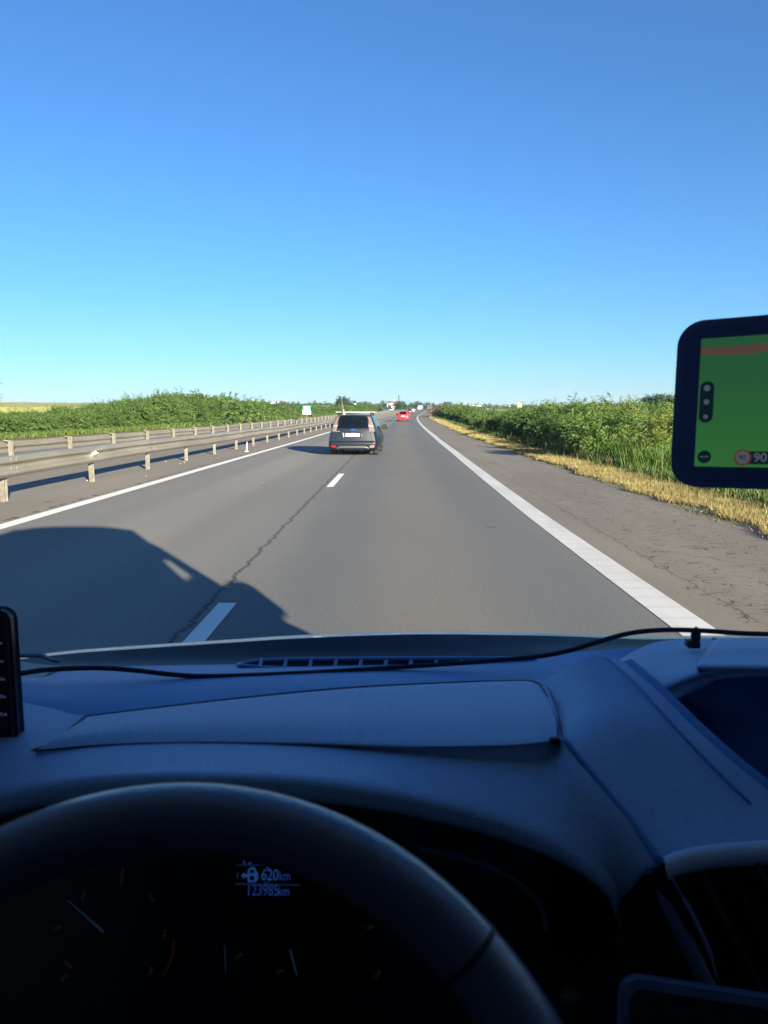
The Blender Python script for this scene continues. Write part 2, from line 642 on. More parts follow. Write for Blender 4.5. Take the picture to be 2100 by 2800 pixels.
# crop field beyond the opposite carriageway (a raised ragged crop top)
fx = np.linspace(-330, -44, 120)
fy = np.linspace(70, 520, 150)
V = []
for Y in fy:
    for X in fx:
        z = float(zground(X + float(shift(Y)), Y)) + 1.5 + 0.25 * rng.random()
        if X == fx[-1] or Y == fy[0]: z -= 1.6
        V.append((X + float(shift(Y)), Y, z))
mc = mat('ripening_crop', (0.27, 0.27, 0.075), 0.9, var=0.3, scale=0.35)
tag(mesh_obj('field', V, grid_faces(len(fy), len(fx)), mc), kind='structure')
fx = np.linspace(30, 260, 90)
fy = np.linspace(90, 420, 90)
V = []
for Y in fy:
    for X in fx:
        z = float(zground(X + float(shift(Y)), Y)) + 0.5 + 0.2 * rng.random()
        if X == fx[0] or Y == fy[0]: z -= 0.7
        V.append((X + float(shift(Y)), Y, z))
tag(mesh_obj('field', V, grid_faces(len(fy), len(fx)), mat('green_crop', (0.2, 0.24, 0.06), 0.9, var=0.35, scale=0.3)), kind='structure')


# ------------------------------------------------------------------ guardrails
RAIL = [(0, .52), (.022, .526), (.075, .568), (.083, .59), (.075, .612), (.012, .65), (0, .675), (.012, .70), (.075, .738), (.083, .76), (.075, .782), (.022, .824), (0, .83)]


RAIL = [(a, .445 + (b - .52) * .385 / .31) for a, b in RAIL]


def rail_mesh(off, side, y0, y1, dip=None):
    V, F = [], []
    ys = np.arange(y0, y1 + .01, 2.0)
    n = len(RAIL)
    for Y in ys:
        for (dx, z) in RAIL:
            V.append((off + side * dx + float(shift(Y)), Y, float(zroad(Y)) + z + 0.012 * math.sin(Y * 0.37) + 0.006 * math.sin(Y * 1.3)))
    F += grid_faces(len(ys), n)
    for Y in np.arange(y0, min(y1, 140), 4.05):     # lapped joints with bolt heads
        b = len(V)
        for yy in (Y - .17, Y + .17):
            for (dx, z) in RAIL:
                V.append((off + side * (dx + .006) + float(shift(yy)), yy, float(zroad(yy)) + z + 0.012 * math.sin(yy * 0.37) + 0.006 * math.sin(yy * 1.3)))
        F += [tuple(i + b for i in f) for f in grid_faces(2, n)]
        for yb in (Y - .1, Y + .1):
            for zb in (.575, .605, .745, .775):
                mb = MB().box((off + side * .088 + float(shift(yb)), yb, float(zroad(yb)) + zb), (.014, .028, .02))
                b = len(V)
                V += mb.v
                F += [tuple(i + b for i in f) for f in mb.f]
    return V, F


def rail_mat(name, col, var):
    m, nt, b = nmat(name)
    tc = N(nt, 'ShaderNodeTexCoord')
    n1 = noise(nt, scaled(nt, tc.outputs['Object'], (1, .25, 2)), 1.6, 6, 0.65)
    n2 = noise(nt, tc.outputs['Object'], 22, 5, 0.7)
    c = mixcol(nt, ramp01(nt, n1, .3, .7), tuple(x * (1 - var) for x in col), tuple(x * (1 + var) for x in col))
    c = mixcol(nt, math_node(nt, 'MULTIPLY', ramp01(nt, n2, .6, .8), .5), c, (0.12, 0.095, 0.07))
    nt.links.new(c, b.inputs['Base Color'])
    b.inputs['Metallic'].default_value = .3
    b.inputs['Roughness'].default_value = .52
    return m


M['rail'] = rail_mat('galvanised_rail', (0.235, 0.22, 0.182), .2)
near = empty('guardrail', (-6.9, 9.6, 0), 0, 'long galvanised guardrail along the near side of the median, standing on bare low posts', 'guardrail')
far = empty('guardrail', (-11.05, 9.8, 0), 0, 'galvanised guardrail seen from behind across the median, its posts with bent spacer arms facing us', 'guardrail')


def local(o, V):
    return [(x - o.location.x, y - o.location.y, z - o.location.z) for x, y, z in V]


V, F = rail_mesh(-6.9, 1, 1.6, 330)
mesh_obj('rail', local(near, V), F, M['rail'], near, smooth=False)
V, F = rail_mesh(-11.05, -1, 5.7, 330)
mesh_obj('rail', local(far, V), F, M['rail'], far, smooth=False)

# sigma post
pm = MB()
out = [(-.05, -.055), (.035, -.055), (.035, -.042), (-.012, -.032), (-.026, -.012), (-.026, .012), (-.012, .032), (.035, .042), (.035, .055), (-.05, .055)]
pm.extrude(out, -.06, .52, 'xy')
pm.box((0.045, 0, .515), (.06, .13, .012))
pm.box((0.03, 0, .63), (.07, .06, .16))
first = None
for k in range(82):
    Y = 5.55 + 4.03 * k if k < 2 else 13.65 + 4.03 * (k - 2)
    if Y > 300: break
    loc = (-6.975 + float(shift(Y)) - near.location.x, Y - near.location.y, float(zroad(Y)))
    if first is None:
        first = pm.build('post', M['zinc2'], near)
        p = first
    else:
        p = first.copy(); COL.objects.link(p); p.parent = near
    p.location = loc
    p.rotation_euler = (R(random.uniform(-1, 1)), R(random.uniform(-1.5, 1.5)), R(random.uniform(-4, 4)))
pm = MB()
out2 = [(-.055, -.05), (.055, -.05), (.055, -.02), (.03, -.01), (.03, .01), (.055, .02), (.055, .05), (-.055, .05)]
pm.extrude(out2, -.06, .80, 'xy')
pm.box((-0.02, -.0, .815), (.12, .125, .014))
pm.box((-.10, -.06, .805), (.16, .03, .035), Matrix.Rotation(R(10), 3, 'Y'))
pm.box((-.10, .06, .66), (.13, .02, .05))
pm.box((.04, .065, .70), (.05, .03, .09))
first = None
for k in range(78):
    Y = 9.8 + 4.03 * k
    if Y > 300: break
    loc = (-10.93 + float(shift(Y)) - far.location.x, Y - far.location.y, float(zroad(Y)))
    if first is None:
        first = pm.build('post', M['zinc2'], far)
        p = first
    else:
        p = first.copy(); COL.objects.link(p); p.parent = far
    p.location = loc
    p.rotation_euler = (R(random.uniform(-1, 1)), R(random.uniform(-2, 2)), R(random.uniform(-5, 5)))
# reflectors bolted into the rail's groove
white_r = mat('white_reflector', (.85, .85, .78), .25)
red_r = emit('red_reflector', (0.5, 0.02, 0.01), 0.5)
red_r = mat('red_reflector', (.75, .06, .03), .3)
for (Y, mm, lab) in ((17.55, white_r, 'white reflector'), (34.0, red_r, 'red reflector')):
    mb = MB()
    mb.extrude([(0, .03), (.085, .05), (.085, .125), (.0, .145), (-.01, .08)], -.01, .01, 'xz')
    mb.box((.045, .03, .08), (.16, .05, .02))
    o = mb.build('reflector', mm, near, bevel=.004)
    o.location = (.035, Y - near.location.y, .60)
    o['label'] = lab + ' fixed in the groove of the rail'


# ------------------------------------------------------------------ text helper
def text(name, body, size, mat_, parent, matrix, extrude=0.0005, align='CENTER', shear=0.0, bold=0.0, xs=1.0):
    cu = bpy.data.curves.new(name, 'FONT')
    cu.body = body
    cu.size = size
    cu.extrude = extrude
    cu.align_x = align
    cu.align_y = 'CENTER'
    cu.shear = shear
    cu.offset = bold
    t = bpy.data.objects.new(name, cu)
    COL.objects.link(t)
    dg = bpy.context.evaluated_depsgraph_get()
    me = bpy.data.meshes.new_from_object(t.evaluated_get(dg))
    bpy.data.objects.remove(t)
    bpy.data.curves.remove(cu)
    me.materials.clear()
    me.materials.append(mat_)
    me.name = name
    o = bpy.data.objects.new(name, me)
    COL.objects.link(o)
    if parent is not None: o.parent = parent
    o.matrix_local = matrix @ Matrix.Diagonal((xs, 1, 1, 1))
    return o


FACE_US = Matrix.Rotation(R(90), 4, 'X')      # text plane facing -Y


def rounded(w, h, r, n=5):
    pts = []
    for (cx, cy, a0) in ((w / 2 - r, h / 2 - r, 0), (-w / 2 + r, h / 2 - r, 90), (-w / 2 + r, -h / 2 + r, 180), (w / 2 - r, -h / 2 + r, 270)):
        for k in range(n + 1):
            a = R(a0 + 90 * k / n)
            pts.append((cx + r * math.cos(a), cy + r * math.sin(a)))
    return pts


# kilometre sign
YS = 80.0
sx = float(shift(YS)) - 9.55
sg = empty('kilometre_sign', (sx, YS, float(zroad(YS))), 0, 'small green and white motorway kilometre sign on a thin post in the median', 'road sign')
green = mat('sign_green', (.0, .16, .095), .45)
signw = mat('sign_white', (.8, .8, .78), .4)
black = mat('sign_black', (.015, .015, .015), .5)
MB().tube([(0, .03, -.05), (0, .03, 2.1)], .03, 10).build('pole', M['zinc2'], sg)
MB().extrude(rounded(.88, .50, .03), 0, .02).build('green_panel', green, sg).location = (0, 0, 1.93)
MB().extrude(rounded(.84, .38, .02), 0, .02).build('white_panel', signw, sg).location = (0, 0, 1.48)
fr = MB()
oo, ii = rounded(.56, .38, .06), rounded(.51, .33, .04)
n = len(oo)
fr.add([(a, -.004, c) for a, c in oo] + [(a, -.004, c) for a, c in ii], [(i, (i + 1) % n, (i + 1) % n + n, i + n) for i in range(n)])
fr.build('border', signw, sg).location = (0, 0, 1.93)
text('route_number', 'A1', .30, signw, sg, Matrix.Translation((0, -.006, 1.935)) @ FACE_US, bold=.004)
text('distance', '68', .36, black, sg, Matrix.Translation((.14, -.006, 1.48)) @ FACE_US, bold=.016)
text('unit', 'km', .2, black, sg, Matrix.Translation((-.22, -.006, 1.45)) @ FACE_US, bold=.004)

# small broken marker stub and litter on the median
mk = MB()
mk.tube([(0, 0, 0), (.01, 0, .32), (.03, 0, .42)], [.03, .022, .012], 8)
mk.box((0, 0, .02), (.14, .14, .04))
o = mk.build('marker_stub', mat('stub_white', (.6, .58, .52), .6), None, bevel=.004)
o.location = (-6.02, 31.8, 0.0)
tag(o, 'thin white broken marker stub standing on the median by the white edge line', 'marker')
LM = [mat('litter_white', (.5, .48, .44), .7), mat('litter_brown', (.09, .07, .05), .8)]
for k in range(22):
    X, Y = random.uniform(-8.6, -5.9), random.choice([random.uniform(13, 26), random.uniform(16, 50)])
    mb = MB()
    w = random.uniform(.012, .032)
    pts = [(w * random.uniform(.5, 1) * math.cos(a), w * random.uniform(.5, 1.4) * math.sin(a)) for a in np.linspace(0, 5.4, 6)]
    mb.extrude(pts, 0.006, random.uniform(.01, .022), 'xy')
    kind = k % 2
    o = mb.build('litter', LM[kind], None)
    o.location = (X + float(shift(Y)), Y, float(zroad(Y)))
    tag(o, ('pale scrap' if not kind else 'dark scrap') + ' of litter lying on the paved median', 'litter', 'pale litter scraps on the median' if not kind else 'dark litter scraps on the median')


# ------------------------------------------------------------------ vegetation
def rot_from(d, up):
    d = d / np.linalg.norm(d, axis=-1, keepdims=True)
    s = np.cross(d, up)
    s /= np.maximum(np.linalg.norm(s, axis=-1, keepdims=True), 1e-6)
    return d, s, np.cross(s, d)


def fronds(base, direc, length, leafl, leafw, per, droop, rg):
    """feathery shoots: base (n,3), direc (n,3) -> leaf quads"""
    n = len(base)
    d = direc / np.linalg.norm(direc, axis=1, keepdims=True)
    t = (np.arange(per) + .5) / per
    L = np.asarray(length).reshape(n, 1, 1)
    pos = base[:, None, :] + d[:, None, :] * (t[None, :, None] * L)
    pos[:, :, 2] -= droop * (t[None, :] ** 2) * L[:, :, 0]
    side = np.cross(d, np.array([0, 0, 1.0]) + rg.normal(0, .35, (n, 3)))
    side /= np.linalg.norm(side, axis=1, keepdims=True)
    sgn = np.where(np.arange(per) % 2 == 0, 1, -1)
    ld = side[:, None, :] * sgn[None, :, None] + d[:, None, :] * .45 + rg.normal(0, .3, (n, per, 3))
    ld[:, :, 2] -= .15
    ld /= np.linalg.norm(ld, axis=2, keepdims=True)
    lw = np.cross(ld, d[:, None, :] + rg.normal(0, .4, (n, per, 3)))
    lw = np.cross(ld, lw) * .5 + lw
    lw /= np.maximum(np.linalg.norm(lw, axis=2, keepdims=True), 1e-5)
    ll = leafl * rg.uniform(.7, 1.25, (n, per, 1))
    w = leafw * rg.uniform(.7, 1.2, (n, per, 1))
    q = np.stack([pos, pos + ld * ll * .5 + lw * w, pos + ld * ll, pos + ld * ll * .5 - lw * w], axis=2)
    return q.reshape(-1, 4, 3)


def shrub_leaves(seed, rx, ry, h, nshoot, per=14, leafl=.13, leafw=.028, tall=12, lumps=9):
    rg = np.random.default_rng(seed)
    lc = np.stack([rg.uniform(-.75, .75, lumps) * rx, rg.uniform(-.75, .75, lumps) * ry, rg.uniform(.35, .78, lumps) * h], 1)
    lr = rg.uniform(.32, .55, lumps) * min(rx, ry, h * .8)
    k = rg.integers(0, lumps, nshoot)
    d = rg.normal(0, 1, (nshoot, 3))
    d /= np.linalg.norm(d, axis=1, keepdims=True)
    d[:, 2] = np.where(d[:, 2] < -.5, -d[:, 2], d[:, 2])
    rad = lr[k] * rg.uniform(.45, 1.0, nshoot) ** .6
    base = lc[k] + d * rad[:, None]
    base[:, 2] = np.maximum(base[:, 2], .05)
    out = d + np.array([0, 0, .35]) + rg.normal(0, .35, (nshoot, 3))
    q = [fronds(base, out, rg.uniform(.28, .6, nshoot), leafl, leafw, per, .35, rg)]
    # skirt near the ground
    ns = nshoot // 3
    a = rg.uniform(0, 2 * np.pi, ns)
    rr = rg.uniform(.5, 1.0, ns)
    b2 = np.stack([np.cos(a) * rx * rr, np.sin(a) * ry * rr, rg.uniform(.02, .45, ns) * h], 1)
    o2 = np.stack([np.cos(a), np.sin(a), rg.uniform(.1, 1, ns)], 1)
    q.append(fronds(b2, o2, rg.uniform(.3, .6, ns), leafl, leafw, per, .4, rg))
    # thin whippy shoots above the crown
    if tall:
        kk = rg.integers(0, lumps, tall)
        b3 = lc[kk] + np.stack([rg.normal(0, .2, tall), rg.normal(0, .2, tall), lr[kk] * .9], 1)
        o3 = np.stack([rg.normal(0, .3, tall), rg.normal(0, .3, tall), np.ones(tall)], 1)
        q.append(fronds(b3, o3, rg.uniform(.5, .95, tall), leafl * 1.1, leafw, per + 6, .12, rg))
    return np.concatenate(q)


GREEN = [(0.075, 0.13, 0.036), (0.115, 0.19, 0.05), (0.155, 0.25, 0.06), (0.205, 0.28, 0.075)]
OLIVE = [(0.14, 0.20, 0.045), (0.22, 0.28, 0.06), (0.31, 0.33, 0.085), (0.36, 0.32, 0.12)]
M['leaf'] = leaf_mat('shrub_leaf', GREEN)
M['leaf_olive'] = leaf_mat('olive_leaf', OLIVE)
M['bark'] = mat('bark', (.09, .07, .05), .9, var=.3)


def stems(seed, rx, ry, h):
    rg = random.Random(seed)
    mb = MB()
    for k in range(7):
        a, r = rg.uniform(0, 6.28), rg.uniform(.1, .75)
        mb.tube([(rg.uniform(-.15, .15), rg.uniform(-.15, .15), -.5), (math.cos(a) * rx * r * .4, math.sin(a) * ry * r * .4, h * .35), (math.cos(a) * rx * r, math.sin(a) * ry * r, h * .8)], [.035, .025, .008], 6)
    return mb


def zq(me):
    a = np.empty(len(me.vertices) * 3, dtype=np.float32)
    me.vertices.foreach_get('co', a)
    return float(np.quantile(a[2::3], .975))


protos = []
for i, (rx, ry, h, ns, mt_) in enumerate([(1.5, 1.6, 2.4, 620, 'leaf'), (1.7, 1.5, 2.7, 680, 'leaf'), (1.3, 1.5, 2.1, 540, 'leaf'), (1.6, 1.8, 2.5, 640, 'leaf_olive'), (1.4, 1.4, 3.0, 600, 'leaf')]):
    cm = quads_obj('foliage', shrub_leaves(100 + i, rx, ry, h, ns), M[mt_], link=False)
    st = stems(i, rx, ry, h)
    sm = bpy.data.meshes.new('stem')
    sm.from_pydata(st.v, [], st.f)
    sm.materials.append(M['bark'])
    protos.append((cm, sm, zq(cm)))
# coarser copies for the far end of the hedges
protos_far = []
for i, (rx, ry, h, mt_) in enumerate([(1.9, 1.9, 2.5, 'leaf'), (2.1, 1.8, 2.9, 'leaf'), (1.8, 2.2, 2.3, 'leaf')]):
    cm = quads_obj('foliage', shrub_leaves(200 + i, rx, ry, h, 330, per=10, leafl=.24, leafw=.06, tall=6), M[mt_], link=False)
    st = stems(20 + i, rx, ry, h)
    sm = bpy.data.meshes.new('stem')
    sm.from_pydata(st.v, [], st.f)
    sm.materials.append(M['bark'])
    protos_far.append((cm, sm, zq(cm)))


def shrub(off, Y, hh, label, group, proto, wide=1.0, name='shrub', z=None):
    cm, sm, h0 = proto
    X = off + float(shift(Y))
    k = hh / h0
    o = empty(name, (X, Y, float(zground(X, Y)) - .03 if z is None else z), random.uniform(0, 6.28), label, 'shrub', group)
    o.scale = (k * wide * random.uniform(.92, 1.1), k * wide * random.uniform(.92, 1.1), k)
    for nm, me in (('foliage', cm), ('stem', sm)):
        c = bpy.data.objects.new(nm, me)
        COL.objects.link(c)
        c.parent = o
    return o


# hedge by the hard shoulder
Y = 23.0
while Y < 330:
    row = 4 if Y < 34 else 3 if Y < 60 else 2
    hb = float(np.interp(Y, [12, 20, 30, 36, 45, 60, 75, 105, 120, 160, 200, 330], [1.75, 1.75, 2.05, 2.4, 2.35, 2.15, 1.7, 1.7, 2.2, 2.75, 2.45, 2.4]))
    for r in range(row):
        off = 9.7 + r * 1.9 + random.uniform(-.5, .5) + (.9 * math.sin(Y * 1.37) if r == 0 else 0) + float(np.interp(Y, [23, 31, 37, 44], [-1.6, -1.3, -.3, .2]))
        yy = Y + random.uniform(-.6, .6)
        if yy < 36: pr = random.choice([protos[3], protos[3], protos[3], protos[0]])
        elif yy < 75: pr = protos[random.choice([0, 1, 2, 4, 3])]
        else: pr = random.choice(protos_far)
        olive = pr is protos[3]
        if yy < 75:
            lab = 'olive green feathery shrub in the hedge beyond the dry verge' if olive else 'deep green feathery shrub in the hedge beyond the dry verge'
            g = 'olive shrubs in the roadside hedge' if olive else 'green shrubs in the roadside hedge'
        else:
            lab, g = 'small distant shrub where the roadside hedge follows the bend', 'distant shrubs of the roadside hedge'
        shrub(off, yy, hb * random.uniform(.8, 1.08) * (1 - (.15 if yy < 40 else .06) * r), lab, g, pr, 1.0)
    Y += 1.75 if Y < 40 else 2.3 if Y < 80 else 3.8 if Y < 160 else 6.5
# brownish dry bush at the bend
M['leaf_dry'] = leaf_mat('dry_leaf', [(0.12, 0.10, 0.04), (0.2, 0.15, 0.08), (0.26, 0.19, 0.11), (0.16, 0.15, 0.06)])
cmd = quads_obj('foliage', shrub_leaves(260, 2.2, 2.4, 3.0, 380, per=10, leafl=.24, leafw=.05, tall=6), M['leaf_dry'], link=False)
shrub(8.0, 178, 3.2, 'dry brownish bush at the end of the roadside hedge by the bend', None, (cmd, protos_far[0][1], 3.0), 1.2)
shrub(8.6, 172, 2.7, 'low dry brownish bush in front of the taller dry one', None, (cmd, protos_far[0][1], 3.0), 1.1)

# hedge beyond the opposite carriageway
Y = 31.0
while Y < 380:
    row = 2
    hb = float(np.interp(Y, [30, 46, 54, 60, 66, 76, 92, 135, 220, 380], [1.5, 1.7, 1.95, 2.25, 2.55, 3.3, 3.6, 2.9, 2.9, 3.0]))
    for r in range(row):
        off = -23.6 - r * 2.4 + random.uniform(-.5, .5)
        yy = Y + random.uniform(-.7, .7)
        pr = protos[random.choice([0, 1, 2, 4, 0])] if yy < 95 else random.choice(protos_far)
        if yy < 58:
            lab, g = 'low bright green shrub at the near end of the hedge beyond the opposite carriageway', 'low shrubs beyond the opposite carriageway'
        elif yy < 120:
            lab, g = 'tall green shrub in the hedge beyond the opposite carriageway', 'tall shrubs beyond the opposite carriageway'
        else:
            lab, g = 'distant shrub of the hedge behind the kilometre sign', 'distant shrubs beyond the opposite carriageway'
        shrub(off, yy, .93 * hb * random.uniform(.8, 1.1), lab, g, pr, 1.12 if yy < 95 else 1.25)
    Y += 1.9 if Y < 70 else 2.5 if Y < 120 else 4.6 if Y < 200 else 8.0

# wispy saplings rising above the hedges
def sapling_mesh(seed, h):
    rg = np.random.default_rng(seed)
    n = 46
    t = rg.uniform(.35, 1, n)
    a = rg.uniform(0, 6.28, n)
    b = np.stack([np.cos(a) * .12 * t, np.sin(a) * .12 * t, t * h], 1)
    d = np.stack([np.cos(a), np.sin(a), rg.uniform(.1, .9, n)], 1)
    return quads_obj('foliage', fronds(b, d, rg.uniform(.35, .8, n), .14, .03, 14, .3, rg), M['leaf'], link=False)


sap = sapling_mesh(5, 3.6)
stm = MB().tube([(0, 0, -.2), (.05, .02, 1.8), (0, .05, 3.6)], [.03, .02, .006], 6)
sapm = bpy.data.meshes.new('stem'); sapm.from_pydata(stm.v, [], stm.f); sapm.materials.append(M['bark'])
for (off, yy, hh, lab) in ((-25.5, 46, 2.9, 'thin wispy sapling, shorter of the pair above the low shrubs by the crop field'), (-25.5, 48.6, 3.4, 'thin wispy sapling, taller of the pair above the low shrubs by the crop field'),
                           (10.0, 36.5, 2.75, 'wispy sapling on top of the roadside hedge, tallest of its three'), (9.9, 32.6, 2.4, 'wispy sapling on top of the roadside hedge, nearest of its three to the dash screen'), (10.0, 41, 2.6, 'wispy sapling on top of the roadside hedge, farthest of its three')):
    shrub(off, yy, hh, lab, 'wispy saplings above the hedges', (sap, sapm, 3.6), 1.15, 'sapling')


# blades: verge, ditch grass, reeds
def blades(pos, h, w, lean, rg):
    n = len(pos)
    a = rg.uniform(0, 2 * np.pi, n)
    dx, dy = np.cos(a), np.sin(a)
    la = rg.uniform(0, 2 * np.pi, n)
    le = lean * rg.uniform(.2, 1.3, n) * h
    top = pos + np.stack([np.cos(la) * le, np.sin(la) * le, h], 1)
    mid = pos + np.stack([np.cos(la) * le * .3, np.sin(la) * le * .3, h * .55], 1)
    wv = np.stack([dx * w, dy * w, np.zeros(n)], 1)
    return np.stack([pos, mid + wv, top, mid - wv], axis=1)


def scatter(n, o0, o1, y0, y1, rg, bias=1.0):
    Y = y0 + (y1 - y0) * rg.random(n) ** bias
    o = o0 + (o1 - o0) * rg.random(n)
    X = o + shift(Y)
    return o, np.stack([X, Y, zground(X, Y) - .01], 1)


rg = np.random.default_rng(3)
dry = leaf_mat('dry_grass', [(0.19, 0.155, 0.06), (0.35, 0.285, 0.12), (0.47, 0.38, 0.185), (0.55, 0.46, 0.26)], .3, .7)
parts = []
for (n, y0, y1, w, hh) in ((120000, 6.5, 22, .0042, .12), (80000, 20, 45, .008, .14), (32000, 43, 110, .022, .17), (11000, 105, 260, .06, .22)):
    o, p = scatter(n, 4.72, 6.35, y0, y1, rg, 1.25)
    edge = 4.95 + .18 * np.sin(p[:, 1] * .9) * np.sin(p[:, 1] * .31 + 1) + .10 * np.sin(p[:, 1] * 3.1) + rg.normal(0, .05, n)
    p = p[o > edge]
    p[:, 2] += .05
    parts.append(blades(p, hh * rg.uniform(.4, 1.3, len(p)), w, .6, rg))
tag(quads_obj('dry_grass', np.concatenate(parts), dry), kind='stuff')
strip('verge', lambda Y: 5.0 + .08 * math.sin(Y * .9) + .05 * math.sin(Y * 3.1), 6.35, mat('straw_litter', (.30, .25, .15), .95, var=.35, scale=4, bump=.6, bscale=60), y0=2, y1=300, dz=.0, ys=np.concatenate([np.arange(2, 60, .5), np.arange(60, 300, 4)]))
# low green weeds at the tarmac's ragged edge
weed = leaf_mat('weed', [(0.08, 0.11, 0.025), (0.16, 0.17, 0.04), (0.25, 0.22, 0.06), (0.32, 0.25, 0.08)], .3)
o, p = scatter(14000, 4.72, 5.35, 6.5, 60, rg, 1.5)
p = p[np.sin(p[:, 1] * 1.7) + rg.normal(0, .6, len(p)) > .1]
p[:, 2] += .06
parts = [blades(p, rg.uniform(.03, .08, len(p)), .012, 1.3, rg)]
o, p = scatter(700, 5.1, 6.3, 7, 40, rg, 1.4)
parts.append(blades(p, rg.uniform(.2, .5, len(p)), .007, .25, rg))
tag(quads_obj('verge_weeds', np.concatenate(parts), weed), kind='stuff')
dgrass = leaf_mat('ditch_grass', [(0.03, 0.06, 0.018), (0.05, 0.09, 0.022), (0.09, 0.13, 0.03), (0.2, 0.19, 0.07)], .3)
parts = []
for (n, y0, y1, w, hh) in ((30000, 8, 30, .011, .42), (16000, 28, 70, .02, .45), (9000, 65, 200, .045, .5)):
    o, p = scatter(n, 6.15, 10.5, y0, y1, rg, 1.2)
    parts.append(blades(p, hh * rg.uniform(.4, 1.3, n), w, .35, rg))
tag(quads_obj('ditch_grass', np.concatenate(parts), dgrass), kind='stuff')
stalk = leaf_mat('dry_stalk', [(0.18, 0.12, 0.04), (0.3, 0.2, 0.07), (0.36, 0.27, 0.10), (0.24, 0.2, 0.05)], .3)
o, p = scatter(420, 6.0, 8.4, 11, 60, rg, 1.4)
sa = blades(p, rg.uniform(.35, .85, len(p)), .007, .2, rg)
o, p = scatter(900, 6.7, 8.2, 21, 36, rg, 1.0)
p = p[np.sin(p[:, 1] * 2.3) + np.sin(p[:, 1] * .9 + 1) > 0]
tag(quads_obj('dry_stalks', np.concatenate([sa, blades(p, rg.uniform(.4, 1.1, len(p)), .012, .3, rg)]), stalk), kind='stuff')
# reeds: one clump per thing
reed = leaf_mat('reed', [(0.05, 0.11, 0.02), (0.08, 0.16, 0.025), (0.12, 0.20, 0.035), (0.17, 0.22, 0.05)], .4)


def reed_mesh(seed):
    r2 = np.random.default_rng(seed)
    n = 700
    p = np.stack([r2.normal(0, .36, n), r2.normal(0, .5, n), np.zeros(n)], 1)
    a = blades(p, r2.uniform(.45, 1.3, n), .011, .26, r2)
    b_ = p[:260] + np.stack([r2.normal(0, .05, 260), r2.normal(0, .05, 260), r2.uniform(.2, .9, 260)], 1)
    b2 = blades(b_, r2.uniform(.2, .42, 260), .012, .9, r2)
    return quads_obj('reed_clump', np.concatenate([a, b2]), reed, link=False)


rms = [reed_mesh(k) for k in range(3)]
for k, (off, yy) in enumerate([(7.4, 22.6), (7.8, 21.8), (7.3, 24.0), (7.9, 23.2), (7.9, 25.0), (8.1, 20.8), (8.0, 19.6), (7.6, 20.4)]):
    o = bpy.data.objects.new('reed_clump', rms[k % 3])
    COL.objects.link(o)
    X = off + float(shift(yy))
    o.location = (X, yy, float(zground(X, yy)))
    o.rotation_euler = (0, 0, random.uniform(0, 6))
    s = random.uniform(.85, 1.15)
    o.scale = (s, s, s)
    tag(o, 'clump of bright green reeds in the ditch before the olive shrubs', 'reeds', 'reed clumps in the ditch')

# grass and weeds on the far verge of the opposite carriageway
parts = []
for (n, y0, y1, w, hh) in ((26000, 28, 75, .03, .55), (9000, 70, 220, .08, .6)):
    o, p = scatter(n, -24.5, -21.2, y0, y1, rg, 1.2)
    parts.append(blades(p, hh * rg.uniform(.4, 1.3, n), w, .5, rg))
fgrass = leaf_mat('far_grass', [(0.05, 0.09, 0.02), (0.09, 0.14, 0.03), (0.14, 0.17, 0.04), (0.22, 0.19, 0.07)], .35)
o, p = scatter(30000, -60, -29, 34, 130, rg, 1.2)
parts.append(blades(p, rg.uniform(.4, 1.2, len(p)), .06, .5, rg))
tag(quads_obj('far_verge_grass', np.concatenate(parts), fgrass), kind='stuff')
# hazel thicket filling between hedge and crop
# ------------------------------------------------------------------ distant trees, wood edge, buildings
def tree_leaves(seed, r, h, n, size, low=.25):
    g = np.random.default_rng(seed)
    lumps = 12
    a = g.uniform(0, 6.28, lumps)
    lz = g.uniform(low + .12, .85, lumps)
    lc = np.stack([np.cos(a) * r * .55 * (1.15 - lz), np.sin(a) * r * .55 * (1.15 - lz), lz * h], 1)
    lr = r * g.uniform(.3, .52, lumps)
    k = g.integers(0, lumps, n)
    d = g.normal(0, 1, (n, 3)); d /= np.linalg.norm(d, axis=1, keepdims=True)
    b = lc[k] + d * (lr[k] * g.uniform(.4, 1, n) ** .5)[:, None]
    return fronds(b, d + np.array([0, 0, .2]), g.uniform(.8, 1.6, n) * size * 3, size, size * .33, 8, .2, g)


def tree(name, X, Y, r, h, seed, label, matl, size=.4, n=420, low=.2, group=None):
    o = empty(name, (X, Y, float(zground(X, Y)) - .1), 0, label, 'tree', group)
    quads_obj('crown', tree_leaves(seed, r, h, n, size, low), matl, o)
    mb = MB().tube([(0, 0, 0), (.02 * h, 0, h * .3), (0, .02 * h, h * .75)], [.035 * h, .026 * h, .01 * h], 8)
    for q in range(4):
        an = q * 1.7
        mb.tube([(0.01 * h, 0, h * (.3 + .08 * q)), (math.cos(an) * r * .5, math.sin(an) * r * .5, h * (.5 + .1 * q))], [.014 * h, .005 * h], 6)
    mb.build('trunk', M['bark'], o, smooth=True)
    return o


def at(u_full, Y):
    """world X of a photo column (2100 px wide photo) at forward distance Y"""
    return (u_full - 1073) / 2104 * Y


